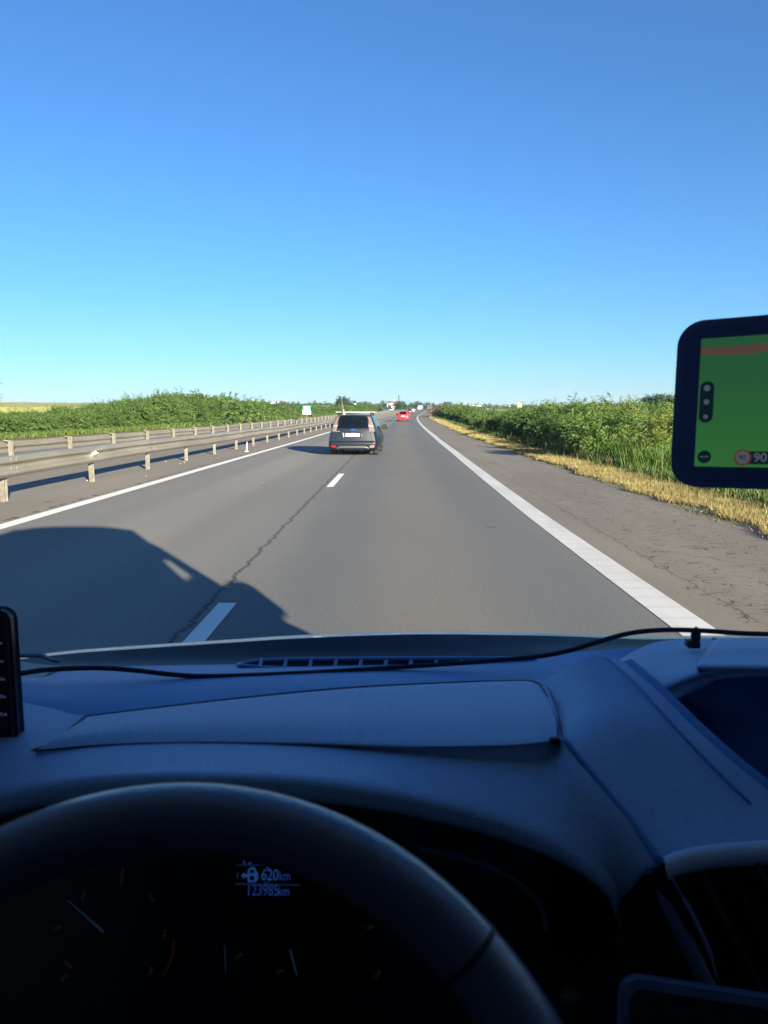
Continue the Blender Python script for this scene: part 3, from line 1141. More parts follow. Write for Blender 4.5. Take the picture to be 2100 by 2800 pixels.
dark = leaf_mat('far_tree_leaf', [(0.02, 0.05, 0.02), (0.03, 0.07, 0.025), (0.05, 0.09, 0.03), (0.07, 0.11, 0.035)], .25)
tree('conifer_tree', at(941, 300), 300, 3.0, 5.2, 1, 'dark bushy tree rising alone above the far hedge beside the mast', leaf_mat('dark_tree_leaf', [(0.012, 0.03, 0.014), (0.02, 0.045, 0.018), (0.03, 0.06, 0.022)], .15), .45, 800, .1)
tree('broad_tree', at(1094, 480), 480, 3.6, 2.7, 2, 'broad dark tree at the foot of the tall chimney', dark, .8, 420)
tree('broad_tree', at(1790, 150), 150, 2.2, 3.7, 4, 'round dark green tree past the roadside hedge next to the brown roof', dark, .34, 520)
tree('broad_tree', at(1762, 165), 165, 1.9, 3.8, 5, 'slim bluish green tree past the roadside hedge, farther from the dash screen', dark, .34, 420)
tree('broad_tree', at(1835, 140), 140, 2.2, 3.7, 6, 'dark green tree past the roadside hedge, half hidden by the dash screen', dark, .34, 420)
tree('broad_tree', at(1145, 560), 560, 2.4, 3.0, 7, 'small far tree over the end of the road', dark, .7, 220)

# far wood edges: read as one mass each
def wood(name, u0, u1, Y, h, n, seed, size):
    g = np.random.default_rng(seed)
    u = g.uniform(u0, u1, n)
    yy = Y * g.uniform(.94, 1.06, n)
    X = (u - 1073) / 2104 * yy
    prof = h * (.55 + .3 * np.sin(u * .11 + seed) * np.sin(u * .037 + 2 * seed) + .25 * np.sin(u * .41))
    z = zground(X, yy) + np.abs(prof) * g.uniform(0, 1, n) ** .7
    d = g.normal(0, 1, (n, 3)); d[:, 2] = np.abs(d[:, 2])
    q = fronds(np.stack([X, yy, z], 1), d, g.uniform(1, 2.4, n) * size * 1.6, size, size * .4, 6, .2, g)
    tag(quads_obj(name, q, dark), kind='stuff')


wood('far_woods', 560, 1010, 620, 4.3, 3000, 1, .9)
wood('far_woods', 960, 1240, 720, 6.5, 2600, 2, 1.0)
wood('far_woods', 1160, 2050, 800, 4.5, 3600, 3, 1.2)
wood('far_woods', -60, 600, 900, 2.5, 2000, 4, 1.2)

plaster = mat('white_plaster', (.72, .7, .64), .8, var=.08, scale=.5)
rooft = mat('grey_brown_roof', (.17, .15, .14), .8, var=.2, scale=2)
roofr = mat('brown_red_roof', (.22, .10, .07), .8, var=.2, scale=2)
glassd = mat('dark_window', (.03, .04, .05), .1)
steel = mat('mast_grey', (.32, .33, .35), .6)


def gable_house(X, Y, w, d, h, rh, label, roof=rooft, wall=plaster, group=None, ridge='y', cat='house', z=None):
    o = empty('house', (X, Y, float(zground(X, Y)) if z is None else z), R(random.uniform(-12, 12)), label, cat, group)
    if ridge == 'y':
        MB().extrude([(-w / 2, 0), (w / 2, 0), (w / 2, h), (0, h + rh), (-w / 2, h)], -d / 2, d / 2, 'xz').build('wall', wall, o)
        rf = MB()
        for s in (-1, 1):
            rf.extrude([(0, h + rh + .03), (s * (w / 2 + .5), h - rh * .5 / (w / 2) + .03), (s * (w / 2 + .5), h - rh * .5 / (w / 2) + .28), (0, h + rh + .3)], -d / 2 - .5, d / 2 + .5, 'xz')
    else:
        MB().extrude([(-d / 2, 0), (d / 2, 0), (d / 2, h), (0, h + rh), (-d / 2, h)], -w / 2, w / 2, 'yz').build('wall', wall, o)
        rf = MB()
        for s in (-1, 1):
            rf.extrude([(0, h + rh + .03), (s * (d / 2 + .5), h - rh * .5 / (d / 2) + .03), (s * (d / 2 + .5), h - rh * .5 / (d / 2) + .28), (0, h + rh + .3)], -w / 2 - .5, w / 2 + .5, 'yz')
    r = rf.build('roof', roof, o)
    MB().box((w * .2, 0, h + rh + .3), (.7, .7, 1.6)).build('chimney', wall, r)
    for q in (-.25, .25):
        MB().box((q * w, -d / 2 - .01, h * .55), (w * .14, .06, h * .3)).build('window', glassd, o)
    return o


for (u, w, h, rh, ridge, lab) in ((691, 8, 4.6, 3.2, 'y', 'white gabled villa, leftmost of the four over the far hedge'), (722, 9, 4.4, 3.0, 'y', 'white villa with grey roof, second of the four over the far hedge'),
                                  (752, 8, 4.3, 3.0, 'y', 'white villa with steep gable, third of the four over the far hedge'), (781, 9, 4.8, 3.0, 'x', 'white villa with long roof, nearest of the four to the kilometre sign')):
    gable_house(at(u, 900), 900, w, 8, h, rh, lab, group='white villas on the horizon', ridge=ridge)
    gable_house(at(u + 9, 905), 905, 4, 6, h * .8, 1.6, lab.replace('villa', 'annexe beside the villa').replace('white gabled', 'low white'), group='annexes of the white villas', ridge='x')
gable_house(at(1050, 700), 700, 16, 8, 3.2, 1.5, 'low white farm building left of the smaller chimney', ridge='x', cat='building')
gable_house(at(1072, 690), 690, 9, 8, 5.0, 1.8, 'taller white building right below the smaller chimney', ridge='x', cat='building')
gable_house(at(1085, 680), 680, 8, 8, 2.8, 1.2, 'small white outbuilding at the foot of the tall chimney', ridge='x', cat='building')
gable_house(at(1783, 400), 400, 5, 6, 2.0, 1.7, 'brown roofed house half hidden among trees past the roadside hedge', roofr, mat('brick_wall', (.3, .15, .1), .8), ridge='x')
# warehouses
gable_house(at(1305, 900), 900, 26, 20, 4.8, 1.0, 'long white warehouse with a flat grey roof on the horizon', steel, plaster, ridge='x', cat='warehouse')
gable_house(at(1365, 950), 950, 30, 20, 3.9, .8, 'longer beige warehouse next to the billboard on the horizon', mat('tan_roof', (.4, .34, .24), .8), plaster, ridge='x', cat='warehouse')
gable_house(at(1266, 860), 860, 6, 6, 6.2, .4, 'small dark shed at the near end of the white warehouse', steel, steel, ridge='x', cat='shed')
# billboard
YB = 420.0
XB = at(1417, YB)
bb = empty('billboard', (XB, YB, float(zground(XB, YB))), 0, 'orange and yellow billboard standing above the hedge on the horizon', 'billboard')
zb = EYE + (1131 - 1108) / 2104 * YB - float(zground(XB, YB))
MB().box((0, 0, zb), (2.6, .3, 2.2)).build('panel', mat('orange_board', (.7, .33, .08), .5), bb)
MB().box((0.1, -.17, zb - .3), (2.1, .05, .8)).build('yellow_band', mat('yellow_board', (.8, .6, .2), .5), bb)
MB().box((0, -.17, zb + .45), (1.3, .05, .4)).build('red_mark', mat('red_board', (.6, .05, .03), .5), bb)
MB().tube([(-.8, .3, 0), (-.8, .3, zb)], .1, 8).tube([(.8, .3, 0), (.8, .3, zb)], .1, 8).build('leg', steel, bb)
# masts, chimneys, water tower
def tower(name, u, Y, v_top, r0, r1, label, cat, matl):
    X = at(u, Y)
    z0 = float(zground(X, Y))
    h = EYE + (1131 - v_top) / 2104 * Y - z0
    mb = MB().lathe([(r0, 0), (r0 * .9 + r1 * .1, h * .2), (r1, h), (0, h)], 'z', 14)
    for q in (.55, .75, .93):
        mb.lathe([(r1 * 1.5, h * q), (r1 * 1.5, h * q + .5), (r1, h * q + .5)], 'z', 14)
    o = mb.build(name, matl, None, smooth=False)
    o.location = (X, Y, z0)
    return tag(o, label, cat)


dgrey = mat('smoke_stained_grey', (.11, .12, .14), .8)
tower('chimney', 1091, 800, 1081, 1.15, .75, 'tall slender grey chimney on the horizon, taller of the two', 'chimney', dgrey)
tower('chimney', 1065, 700, 1098, .8, .55, 'short slender chimney beside the white farm buildings', 'chimney', dgrey)
tower('radio_mast', 957, 600, 1079, .42, .2, 'thin radio mast behind the dark bushy tree', 'mast', mat('mast_grey_red', (.24, .2, .2), .6))
Xw = at(972, 600); zw = float(zground(Xw, 600))
wt = empty('water_tower', (Xw, 600, zw), 0, 'squat pale water tower to the right of the radio mast', 'water tower')
hw = EYE + (1131 - 1103) / 2104 * 600 - zw
MB().lathe([(1.0, 0), (.8, hw * .65), (.8, hw * .7)], 'z', 12).build('shaft', plaster, wt)
MB().lathe([(.8, hw * .68), (1.5, hw * .76), (1.5, hw * .95), (0, hw)], 'z', 12).build('tank', plaster, wt)


# ------------------------------------------------------------------ vehicles
M['tyre'] = mat('tyre_rubber', (.025, .025, .027), .85, bump=.3, bscale=60)
M['rim'] = mat('alloy_rim', (.5, .5, .52), .3, .8)
M['trim'] = mat('black_trim', (.016, .016, .018), .7, spec=.25)
M['chrome'] = mat('chrome', (.75, .76, .78), .15, 1.0)
M['glass'] = car_glass('tinted_glass', .2)
M['seat'] = mat('seat_fabric', (.03, .03, .035), .9)
M['plate'] = mat('plate_white', (.6, .6, .6), .45)
M['plate_blue'] = mat('plate_blue', (.01, .05, .4), .4)
M['plate_black'] = mat('plate_black', (.01, .01, .01), .5)

ESTATE = [
    [(.60, -2.12, .22), (.80, -2.15, .25), (.86, -2.2, .42), (.80, -2.18, .72), (.745, -2.12, 1.0), (.685, -1.99, 1.25), (.60, -1.86, 1.44), (.45, -1.83, 1.49), (0, -1.80, 1.515)],
    [(.70, -1.95, .21), (.89, -1.98, .25), (.92, -1.98, .45), (.895, -1.95, .74), (.83, -1.90, 1.0), (.745, -1.80, 1.25), (.645, -1.68, 1.45), (.5, -1.65, 1.50), (0, -1.62, 1.528)],
    [(.75, -1.3, .2), (.89, -1.3, .24), (.925, -1.3, .5), (.915, -1.3, .75), (.86, -1.3, .99), (.77, -1.3, 1.24), (.655, -1.3, 1.455), (.5, -1.3, 1.51), (0, -1.3, 1.54)],
    [(.75, -.5, .2), (.89, -.5, .24), (.92, -.5, .5), (.915, -.5, .75), (.865, -.5, .97), (.78, -.5, 1.23), (.66, -.5, 1.46), (.5, -.5, 1.515), (0, -.5, 1.55)],
    [(.75, .2, .2), (.89, .2, .24), (.92, .2, .5), (.915, .2, .74), (.865, .2, .95), (.77, .2, 1.21), (.65, .2, 1.44), (.5, .2, 1.50), (0, .2, 1.535)],
    [(.75, .75, .2), (.89, .75, .24), (.92, .75, .5), (.91, .75, .73), (.865, .8, .93), (.76, .65, 1.19), (.63, .5, 1.39), (.48, .45, 1.45), (0, .42, 1.49)],
    [(.75, 1.25, .2), (.88, 1.25, .24), (.915, 1.3, .5), (.90, 1.3, .72), (.85, 1.3, .90), (.74, 1.2, 1.0), (.62, 1.15, 1.04), (.45, 1.12, 1.07), (0, 1.08, 1.09)],
    [(.72, 1.75, .2), (.86, 1.75, .24), (.9, 1.75, .48), (.88, 1.75, .68), (.80, 1.75, .83), (.7, 1.75, .89), (.58, 1.75, .92), (.42, 1.75, .94), (0, 1.75, .96)],
    [(.6, 2.1, .2), (.76, 2.1, .24), (.80, 2.12, .42), (.77, 2.1, .58), (.68, 2.08, .70), (.6, 2.07, .75), (.5, 2.06, .78), (.36, 2.05, .80), (0, 2.05, .81)],
    [(.5, 2.16, .22), (.62, 2.18, .26), (.66, 2.2, .42), (.63, 2.19, .55), (.56, 2.17, .64), (.5, 2.15, .68), (.42, 2.13, .7), (.3, 2.13, .72), (0, 2.12, .73)]]


class Body:
    NS, NP = 5, 5

    def __init__(self, rings, sx=1, sy=1, sz=1):
        A = np.array(rings, float) * np.array([sx, sy, sz])
        A = crom(A.reshape(len(A), -1), self.NS).reshape(-1, A.shape[1], 3)
        A = np.stack([crom(a, self.NP) for a in A])
        A[:, -1, 0] = 0
        self.G = A                                    # stations x profile x 3 (right side)

    def side(self, k, p):
        """k in ring units, p in profile units (bilinear on the dense grid)"""
        i, j = k * self.NS, p * self.NP
        i0, j0 = int(min(max(i, 0), len(self.G) - 1.0001)), int(min(max(j, 0), self.G.shape[1] - 1.0001))
        a, b = i - i0, j - j0
        G = self.G
        return (G[i0, j0] * (1 - a) * (1 - b) + G[i0 + 1, j0] * a * (1 - b) + G[i0, j0 + 1] * (1 - a) * b + G[i0 + 1, j0 + 1] * a * b)

    def cap(self, p, t, end=0):
        g = self.side(0 if end == 0 else (len(self.G) - 1) / self.NS, p)
        s = -1 if end == 0 else 1
        return np.array([g[0] * t, g[1] + s * .055 * (1 - t * t), g[2]])


def patch(fn, us, vs, off, name, matl, parent, smooth=True):
    """sheet lifted off a surface fn(u, v) by off along its normal"""
    V = []
    for u in us:
        for v in vs:
            e = .02
            p = np.array(fn(u, v))
            du = np.array(fn(u + e, v)) - np.array(fn(u - e, v))
            dv = np.array(fn(u, v + e)) - np.array(fn(u, v - e))
            n = np.cross(du, dv)
            L = np.linalg.norm(n)
            n = n / L if L > 1e-9 else np.array([0, -1, 0])
            V.append(p + n * off)
    return mesh_obj(name, V, grid_faces(len(us), len(vs)), matl, parent, smooth)


def make_car(name, label, loc, rz, paint, sx=1, sy=1, sz=1, detail=True, plate='', lamp=None, group=None, bars=True, cat='car', low=False):
    o = empty(name, loc, rz, label, cat, group)
    B = Body(ESTATE, sx, sy, sz)
    G = B.G
    nk, np_ = G.shape[0], G.shape[1]
    NS, NP = B.NS, B.NP
    wins = [(1.05, 1.75, 4.2, 5.9), (1.9, 3.0, 4.2, 5.9), (3.2, 4.7, 4.2, 5.9)]
    def is_win(k, p):
        for a, b, c, d in wins:
            if a - .01 <= k < b + .01 and c - .01 <= p < d + .01: return True
        return 5.1 < k < 5.95 and p > 5.6
    axles = [(-1.31 * sy, .325), (1.33 * sy, .325)]
    V, F = [], []
    base = 0
    for sgn in (1, -1):
        base = len(V)
        for i in range(nk):
            for j in range(np_):
                V.append((G[i, j, 0] * sgn, G[i, j, 1], G[i, j, 2]))
        for i in range(nk - 1):
            for j in range(np_ - 1):
                k, p = (i + .5) / NS, (j + .5) / NP
                if is_win(k, p): continue
                c = (G[i, j] + G[i + 1, j + 1]) / 2
                if abs(c[0]) > .6 and any(math.hypot(c[1] - ya, c[2] - za) < .36 for ya, za in axles): continue
                f = (base + i * np_ + j, base + (i + 1) * np_ + j, base + (i + 1) * np_ + j + 1, base + i * np_ + j + 1)
                F.append(f if sgn > 0 else f[::-1])
    # rear and front ends
    m = 13
    for end in (0, 1):
        base = len(V)
        for j in range(np_ - 2):
            for t in np.linspace(-1, 1, m):
                V.append(tuple(B.cap(j / NP, t, end)))
        for j in range(np_ - 3):
            for q in range(m - 1):
                t = -1 + 2 * (q + .5) / (m - 1)
                p = (j + .5) / NP
                if end == 0 and 4.15 < p < 6.05 and abs(t) < .84: continue
                F.append((base + j * m + q, base + j * m + q + 1, base + (j + 1) * m + q + 1, base + (j + 1) * m + q))
    mesh_obj('body', V, F, paint, o, True)
    # glazing
    rear = lambda u, v: B.cap(v, u)
    patch(rear, np.linspace(-.85, .85, 12), np.linspace(4.05, 6.25, 8), .012, 'rear_window', M['glass'], o)
    for sgn in (1, -1):
        fn = lambda u, v, s=sgn: B.side(u, v) * np.array([s, 1, 1])
        for (a, b, c, d) in wins:
            patch(fn, np.linspace(a - .06, b + .06, 8), np.linspace(c - .1, d + .1, 7), .006 * (1 if sgn > 0 else -1), 'side_window', M['glass'], o)
    V = []
    for k in np.linspace(5.05, 6.0, 7):
        row = [B.side(k, p) for p in np.linspace(5.5, 7.98, 6)]
        V += [tuple(r) for r in row] + [(-r[0], r[1], r[2]) for r in row[::-1]]
    mesh_obj('windscreen', V, grid_faces(7, 12), M['glass'], o, True)
    # lower bumper, valance
    low_ = lambda u, v: B.cap(v, u)
    patch(low_, np.linspace(-1, 1, 14), np.linspace(.05, .95, 4), .012, 'valance', M['trim'], o)
    # tail lamps wrap from the hatch edge on to the flank
    for sgn in (1, -1):
        pts = []
        vs = np.linspace(3.62, 6.15, 11)
        us = np.linspace(0, 1, 9)
        V = []
        for v in vs:
            w0 = .86 - .05 * (6.15 - v) / 2.5 - .03 * math.sin((v - 3.6) * 1.25)
            k1 = .10 + .34 * max(0, 1 - (v - 3.62) / 2.2) ** .7
            row = []
            for u in us:
                if u < .5:
                    p = B.cap(v, w0 + (1 - w0) * u * 2) + np.array([0, -.014, 0])
                else:
                    p = B.side((u - .5) * 2 * k1, v) + np.array([.014, -.005, 0])
                row.append(p * np.array([sgn, 1, 1]))
            V += row
        mesh_obj('tail_lamp', V, grid_faces(len(vs), len(us)), lamp or M['trim'], o, True)
    # wheels
    for ya, za in axles:
        for sgn in (1, -1):
            w = empty('wheel', (sgn * .80 * sx, ya, za - .0))
            w.parent = o
            r = .325
            MB().lathe([(.20, -.09), (r - .03, -.105), (r, -.085), (r, .085), (r - .03, .105), (.20, .09)], 'x', 30).build('tyre', M['tyre'], w, True)
            mb = MB().lathe([(.21, -.085), (.2, .085)], 'x', 24).lathe([(0, sgn * .05), (.06, sgn * .05), (.07, sgn * .03)], 'x', 16)
            for q in range(5):
                an = q * 2 * math.pi / 5
                mb.box((sgn * .04, math.cos(an) * .12, math.sin(an) * .12), (.03, .2, .05), Matrix.Rotation(an, 3, 'X'))
            mb.build('rim', M['rim'], w)
    ar = MB()
    for ya, za in axles:
        for sgn in (1, -1):
            vs, fs = [], []
            for k in range(17):
                a = R(-20 + 220 * k / 16)
                for x in (.915, .6):
                    rr = .375 if x > .9 else .37
                    vs.append((sgn * x * sx, ya + rr * math.cos(a), za + rr * math.sin(a)))
            ar.add(vs, grid_faces(17, 2))
    ar.build('wheel_arch', M['trim'], o)
    MB().box((0, 0, .25), (1.5 * sx, 3.9 * sy, .08)).build('underbody', M['trim'], o)
    # mirrors
    for sgn in (1, -1):
        mb = MB().box((sgn * .93 * sx, .62 * sy, 1.0 * sz), (.12, .05, .04))
        mb.extrude([(a + sgn * 1.02 * sx, c + 1.02 * sz) for a, c in rounded(.22, .17, .06)], .58 * sy, .70 * sy, 'xz')
        mb.build('door_mirror', M['trim'] if detail else paint, o, bevel=.02)
    # plate
    yb = B.cap(3.1, 0)
    zp = .775 * sz
    yp = float(B.cap(3.15, 0)[1]) - .03
    MB().extrude(rounded(.52, .12, .012), 0, .014).build('number_plate', M['plate'], o).location = (0, yp - .012, zp)
    if detail:
        pl = o.children[-1]
        MB().box((-.238, -.003, 0), (.04, .006, .11)).build('country_strip', M['plate_blue'], pl)
        text('plate_text', plate, .118, M['plate_black'], pl, Matrix.Translation((.02, -.002, 0)) @ FACE_US, bold=.006, xs=.82)
    # interior: seats with headrests
    if detail or not low:
        for (x, y, rw) in ((-.37, .05, .5), (.37, .05, .5), (-.45, -.85, .42), (0, -.85, .36), (.45, -.85, .42)):
            mb = MB().extrude(rounded(rw, .66, .08), -.06, .06, 'xz')
            s = mb.build('seat', M['seat'], o, bevel=.02)
            s.location = (x * sx, y * sy, .72 * sz)
            s.rotation_euler = (R(-12), 0, 0)
            h = MB().extrude(rounded(.27, .2, .07), -.045, .045, 'xz').tube([(-.06, 0, -.2), (-.06, 0, -.05)], .008, 6).tube([(.06, 0, -.2), (.06, 0, -.05)], .008, 6).build('headrest', M['seat'], s, bevel=.02)
            h.location = (0, 0, .5)
        MB().box((0, 1.0 * sy, .9 * sz), (1.35 * sx, .4, .12)).build('dashboard', M['trim'], o)
    return o, B


def focus_extras(o, B):
    fb = empty('rear_bumper'); fb.parent = o
    # bumper: proud moulding with step
    fn = lambda u, v: B.cap(v, u)
    fs = lambda u, v: B.side(u, v)
    V = []
    prof = [(1.15, .018), (1.5, .045), (2.1, .05), (2.38, .04), (2.42, .012)]
    ts = np.linspace(-1, 1, 17)
    for (v, of) in prof:
        row = []
        for k in (1.2, .8, .4):
            p = B.side(k, v); row.append((-p[0] - .012, p[1], p[2]))
        for t in ts:
            p = B.cap(v, t); row.append((p[0] * (1 + .012), p[1] - of, p[2]))
        for k in (.4, .8, 1.2):
            p = B.side(k, v); row.append((p[0] + .012, p[1], p[2]))
        V += row
    mesh_obj('bumper_shell', V, grid_faces(len(prof), len(ts) + 6), PAINT_GREY, fb, True)
    y = float(B.cap(1.3, 0)[1])
    # skid strip
    V = []
    for t in np.linspace(-1, 1, 25):
        x = t * .60
        yy = float(B.cap(1.6, x / .86)[1]) - .062
        zc = .325 - .0 - .045 * max(0, abs(t) - .8) / .2
        hh = .035 - .02 * max(0, abs(t) - .8) / .2
        V += [(x, yy + .02, zc - hh - .01), (x, yy - .004, zc - hh), (x, yy - .006, zc + hh), (x, yy + .02, zc + hh + .012)]
    mesh_obj('skid_strip', V, grid_faces(25, 4), mat('brushed_skid', (.075, .075, .07), .45, .3), fb, True)
    redl = mat('red_lens', (.2, .005, .008), .3, coat=.4)
    for s in (-1, 1):
        mb = MB().extrude(rounded(.17, .07, .03), 0, .03, 'xz')
        r = mb.build('fog_lamp', redl, fb, bevel=.008)
        r.location = (s * .72, float(B.cap(1.75, .84)[1]) - .075, .35)
        r.rotation_euler = (0, R(-8 * s), R(13 * s))
    # hatch: chrome handle surround of the plate, seam, badge, wiper
    mb = MB()
    a, b2 = [(-.37, .86), (.37, .86), (.345, .69), (-.345, .69)], [(-.335, .825), (.335, .825), (.315, .70), (-.315, .70)]
    yp = float(B.cap(3.15, 0)[1]) - .03
    mb.add([(x, yp - .02, z) for x, z in a] + [(x, yp - .014, z) for x, z in b2], [(0, 1, 5, 4), (1, 2, 6, 5), (3, 0, 4, 7)])
    mb.add([(-.37, yp - .02, .86), (.37, yp - .02, .86), (.36, yp + .03, .885), (-.36, yp + .03, .885)], [(0, 1, 2, 3)])
    mb.build('plate_surround', M['chrome'], o)
    MB().extrude([(-.37, .86), (.37, .86), (.34, .69), (-.34, .69)], yp - .008, yp + .02, 'xz').build('plate_recess', M['trim'], o)
    yb = float(B.cap(3.85, 0)[1])
    bd = empty('badge', (0, yb - .012, .955)); bd.parent = o
    bd.rotation_euler = (R(-22), 0, 0)
    ov = lambda s, d: [(s * .105 * math.cos(t), s * .045 * math.sin(t)) for t in np.linspace(0, 2 * math.pi, 25)[:-1]]
    MB().extrude(ov(1, 0), -.008, .01, 'xz').build('badge_ring', M['chrome'], bd)
    MB().extrude(ov(.86, 0), -.012, .0, 'xz').build('badge_oval', mat('badge_blue', (.01, .05, .22), .3), bd)
    text('badge_script', 'Ford', .06, M['chrome'], bd, Matrix.Translation((0, -.013, 0)) @ FACE_US, shear=.35)
    for s, w in ((-.56, .17), (.60, .11)):
        mb = MB().box((0, 0, 0), (w, .008, .026))
        n = mb.build('model_script', M['chrome'], o)
        n.location = (s, float(B.cap(3.7, s / .78)[1]) - .012, .905)
    # dark seams round the hatch
    sm = MB()
    for s in (-1, 1):
        pts = [B.cap(v, s * .845) + np.array([0, -.006, 0]) for v in np.linspace(2.45, 4.0, 8)]
        sm.tube(pts, .006, 6)
    sm.tube([B.cap(2.45, t) + np.array([0, -.05, .002]) for t in np.linspace(-.95, .95, 16)], .008, 6)
    sm.build('hatch_seam', M['trim'], o)
    # spoiler lip over the rear window, wiper
    V = []
    for t in np.linspace(-1, 1, 15):
        x = .60 * t
        V += [(x, -1.74, 1.508 - .035 * t * t), (x, -1.90 + .03 * t * t, 1.492 - .04 * t * t), (x, -1.905 + .03 * t * t, 1.468 - .04 * t * t), (x, -1.84, 1.452 - .04 * t * t)]
    mesh_obj('spoiler', V, grid_faces(15, 4), PAINT_GREY, o, True)
    MB().tube([(.0, -2.16, 1.03), (-.1, -2.13, 1.06), (-.42, -2.10, 1.09)], .011, 6).lathe([(.03, 0), (.03, .03), (0, .03)], 'z', 10, (0, -2.15, 1.01)).build('rear_wiper', M['trim'], o)
    # roof rails, crossbars, aerial
    for s in (-1, 1):
        MB().tube([(s * .60, -1.5, 1.50), (s * .60, -1.42, 1.545), (s * .605, .2, 1.55), (s * .60, .32, 1.505)], .018, 8).build('roof_rail', M['trim'], o, True)
    alu = mat('aluminium_bar', (.4, .42, .42), .4, .4)
    for yb_ in (-1.15, -.2):
        cb = MB().extrude([(a, c + 1.615) for a, c in rounded(1.5, .03, .012, 3)], yb_ - .035, yb_ + .035, 'xz').build('roof_bar', alu, o)
        mb = MB()
        for s in (-1, 1):
            mb.box((s * .62, yb_, 1.575), (.09, .09, .07))
            mb.box((s * .76, yb_, 1.615), (.03, .075, .04))
        mb.build('bar_foot', M['trim'], cb, bevel=.01)
    ae = MB().tube([(-.42, -1.35, 1.53), (-.47, -1.4, 2.0), (-.56, -1.5, 2.55)], [.007, .004, .003], 6)
    ae.lathe([(.06, 0), (.045, .05), (.02, .09), (.012, .2)], 'z', 10, (-.42, -1.35, 1.52))
    ae.build('aerial', mat('aerial_grey', (.25, .24, .22), .5), o)
    MB().tube([(-.46, -1.1, 1.53), (-.54, -1.15, 2.0), (-.68, -1.2, 2.5)], [.004, .003, .002], 6).build('aerial', mat('aerial_grey', (.25, .24, .22), .5), o)
    # door handles and side strip
    for s in (-1, 1):
        for yy in (-.75, .25):
            MB().box((s * .905, yy, .86), (.03, .2, .035)).build('door_handle', PAINT_GREY, o, bevel=.008)


def carpaint(name, col, rough=.38, metal=.25):
    return mat(name, col, rough, metal, spec=.35, coat=.2)


def lens_mat(name, col):
    m, nt, b = nmat(name)
    tc = N(nt, 'ShaderNodeTexCoord')
    sp = N(nt, 'ShaderNodeSeparateXYZ')
    nt.links.new(tc.outputs['Object'], sp.inputs[0])
    w = math_node(nt, 'GREATER_THAN', sp.outputs[2], 1.09)
    w2 = math_node(nt, 'LESS_THAN', sp.outputs[2], 1.12)
    c = mixcol(nt, math_node(nt, 'MULTIPLY', w, w2), col, (.34, .31, .28))
    nt.links.new(c, b.inputs['Base Color'])
    b.inputs['Roughness'].default_value = .18
    b.inputs['Coat Weight'].default_value = .8
    return m


PAINT_GREY = carpaint('anthracite_paint', (.0055, .0115, .021), .4, 0)
PALE_LENS = lens_mat('pale_tail_lens', (.15, .115, .105))


def road_pos(off, Y):
    return (off + float(shift(Y)), Y, float(zroad(Y)))


def heading(Y):
    return -math.atan((float(shift(Y + 1)) - float(shift(Y - 1))) / 2)


YC = 30.85
o, B = make_car('estate_car', 'dark grey estate car with roof bars and whip aerials straddling the lane dashes ahead', (-1.37, YC, float(zroad(YC))), R(-2.6), PAINT_GREY, plate='B 23 YMP', lamp=PALE_LENS)
focus_extras(o, B)
red_lens = mat('red_tail_lens', (.55, .03, .03), .2, coat=.6)
X, Y, Z = road_pos(.1, 117.2)
make_car('hatchback_car', 'bright red hatchback driving in the right lane beyond the grey estate', (X, Y, Z), heading(Y), carpaint('red_paint', (.62, .012, .02), .35, .1), .94, .9, .98, detail=False, lamp=red_lens)
Y = 262
make_car('saloon_car', 'dark blue car with white plate driving just beyond the red hatchback', road_pos(-1.6, Y), heading(Y), carpaint('navy_paint', (.03, .035, .05)), .95, .95, .98, detail=False, lamp=red_lens)
Y = 325
make_car('hatchback_car', 'small white car in the distance beyond the dark blue car', road_pos(-3.2, Y), heading(Y), carpaint('white_paint', (.7, .7, .7), .35, 0), .95, .9, 1, detail=False, lamp=red_lens)
Y = 300
make_car('saloon_car', 'dark oncoming car on the opposite carriageway, its roof above the guardrail', road_pos(-14.6, Y), heading(Y) + math.pi, carpaint('black_paint', (.025, .03, .035)), .98, .95, 1, detail=False, lamp=red_lens)
Y = 345
make_car('hatchback_car', 'silver oncoming car far along the opposite carriageway', road_pos(-13.5, Y), heading(Y) + math.pi, carpaint('silver_paint', (.45, .47, .5), .35, .4), .95, .9, 1, detail=False, lamp=red_lens)


def make_lorry(label, off, Y, w, l, h, box_col, cab_col, name='lorry', cat='lorry'):
    X, Y, Z = road_pos(off, Y)
    o = empty(name, (X, Y, Z), heading(Y), label, cat)
    bm = mat('lorry_box', box_col, .5)
    cm = mat('lorry_cab', cab_col, .4)
    MB().box((0, -l * .12, h * .58), (w, l * .74, h * .78)).build('cargo_box', bm, o, bevel=.05)
    MB().extrude([(l * .27, .5), (l * .5, .5), (l * .5, h * .4), (l * .44, h * .78), (l * .27, h * .82)], -w / 2 + .05, w / 2 - .05, 'yz').build('cab', cm, o, bevel=.04)
    MB().box((0, -l * .49 - .03, h * .58), (w * .9, .05, h * .7)).build('rear_door', bm, o)
    MB().box((0, -l * .48, .5), (w * .95, .1, .18)).build('bumper', M['trim'], o)
    for s in (-1, 1):
        MB().box((s * w * .4, -l * .49 - .04, .62), (.3, .06, .14)).build('tail_lamp', red_lens, o)
        for yy in (-.36, -.22, .36):
            wl_ = MB().lathe([(0, -.14), (.48, -.14), (.5, -.1), (.5, .1), (.48, .14), (0, .14)], 'x', 18).build('wheel', M['tyre'], o, True)
            wl_.location = (s * (w / 2 - .15), yy * l, .5)
    return o


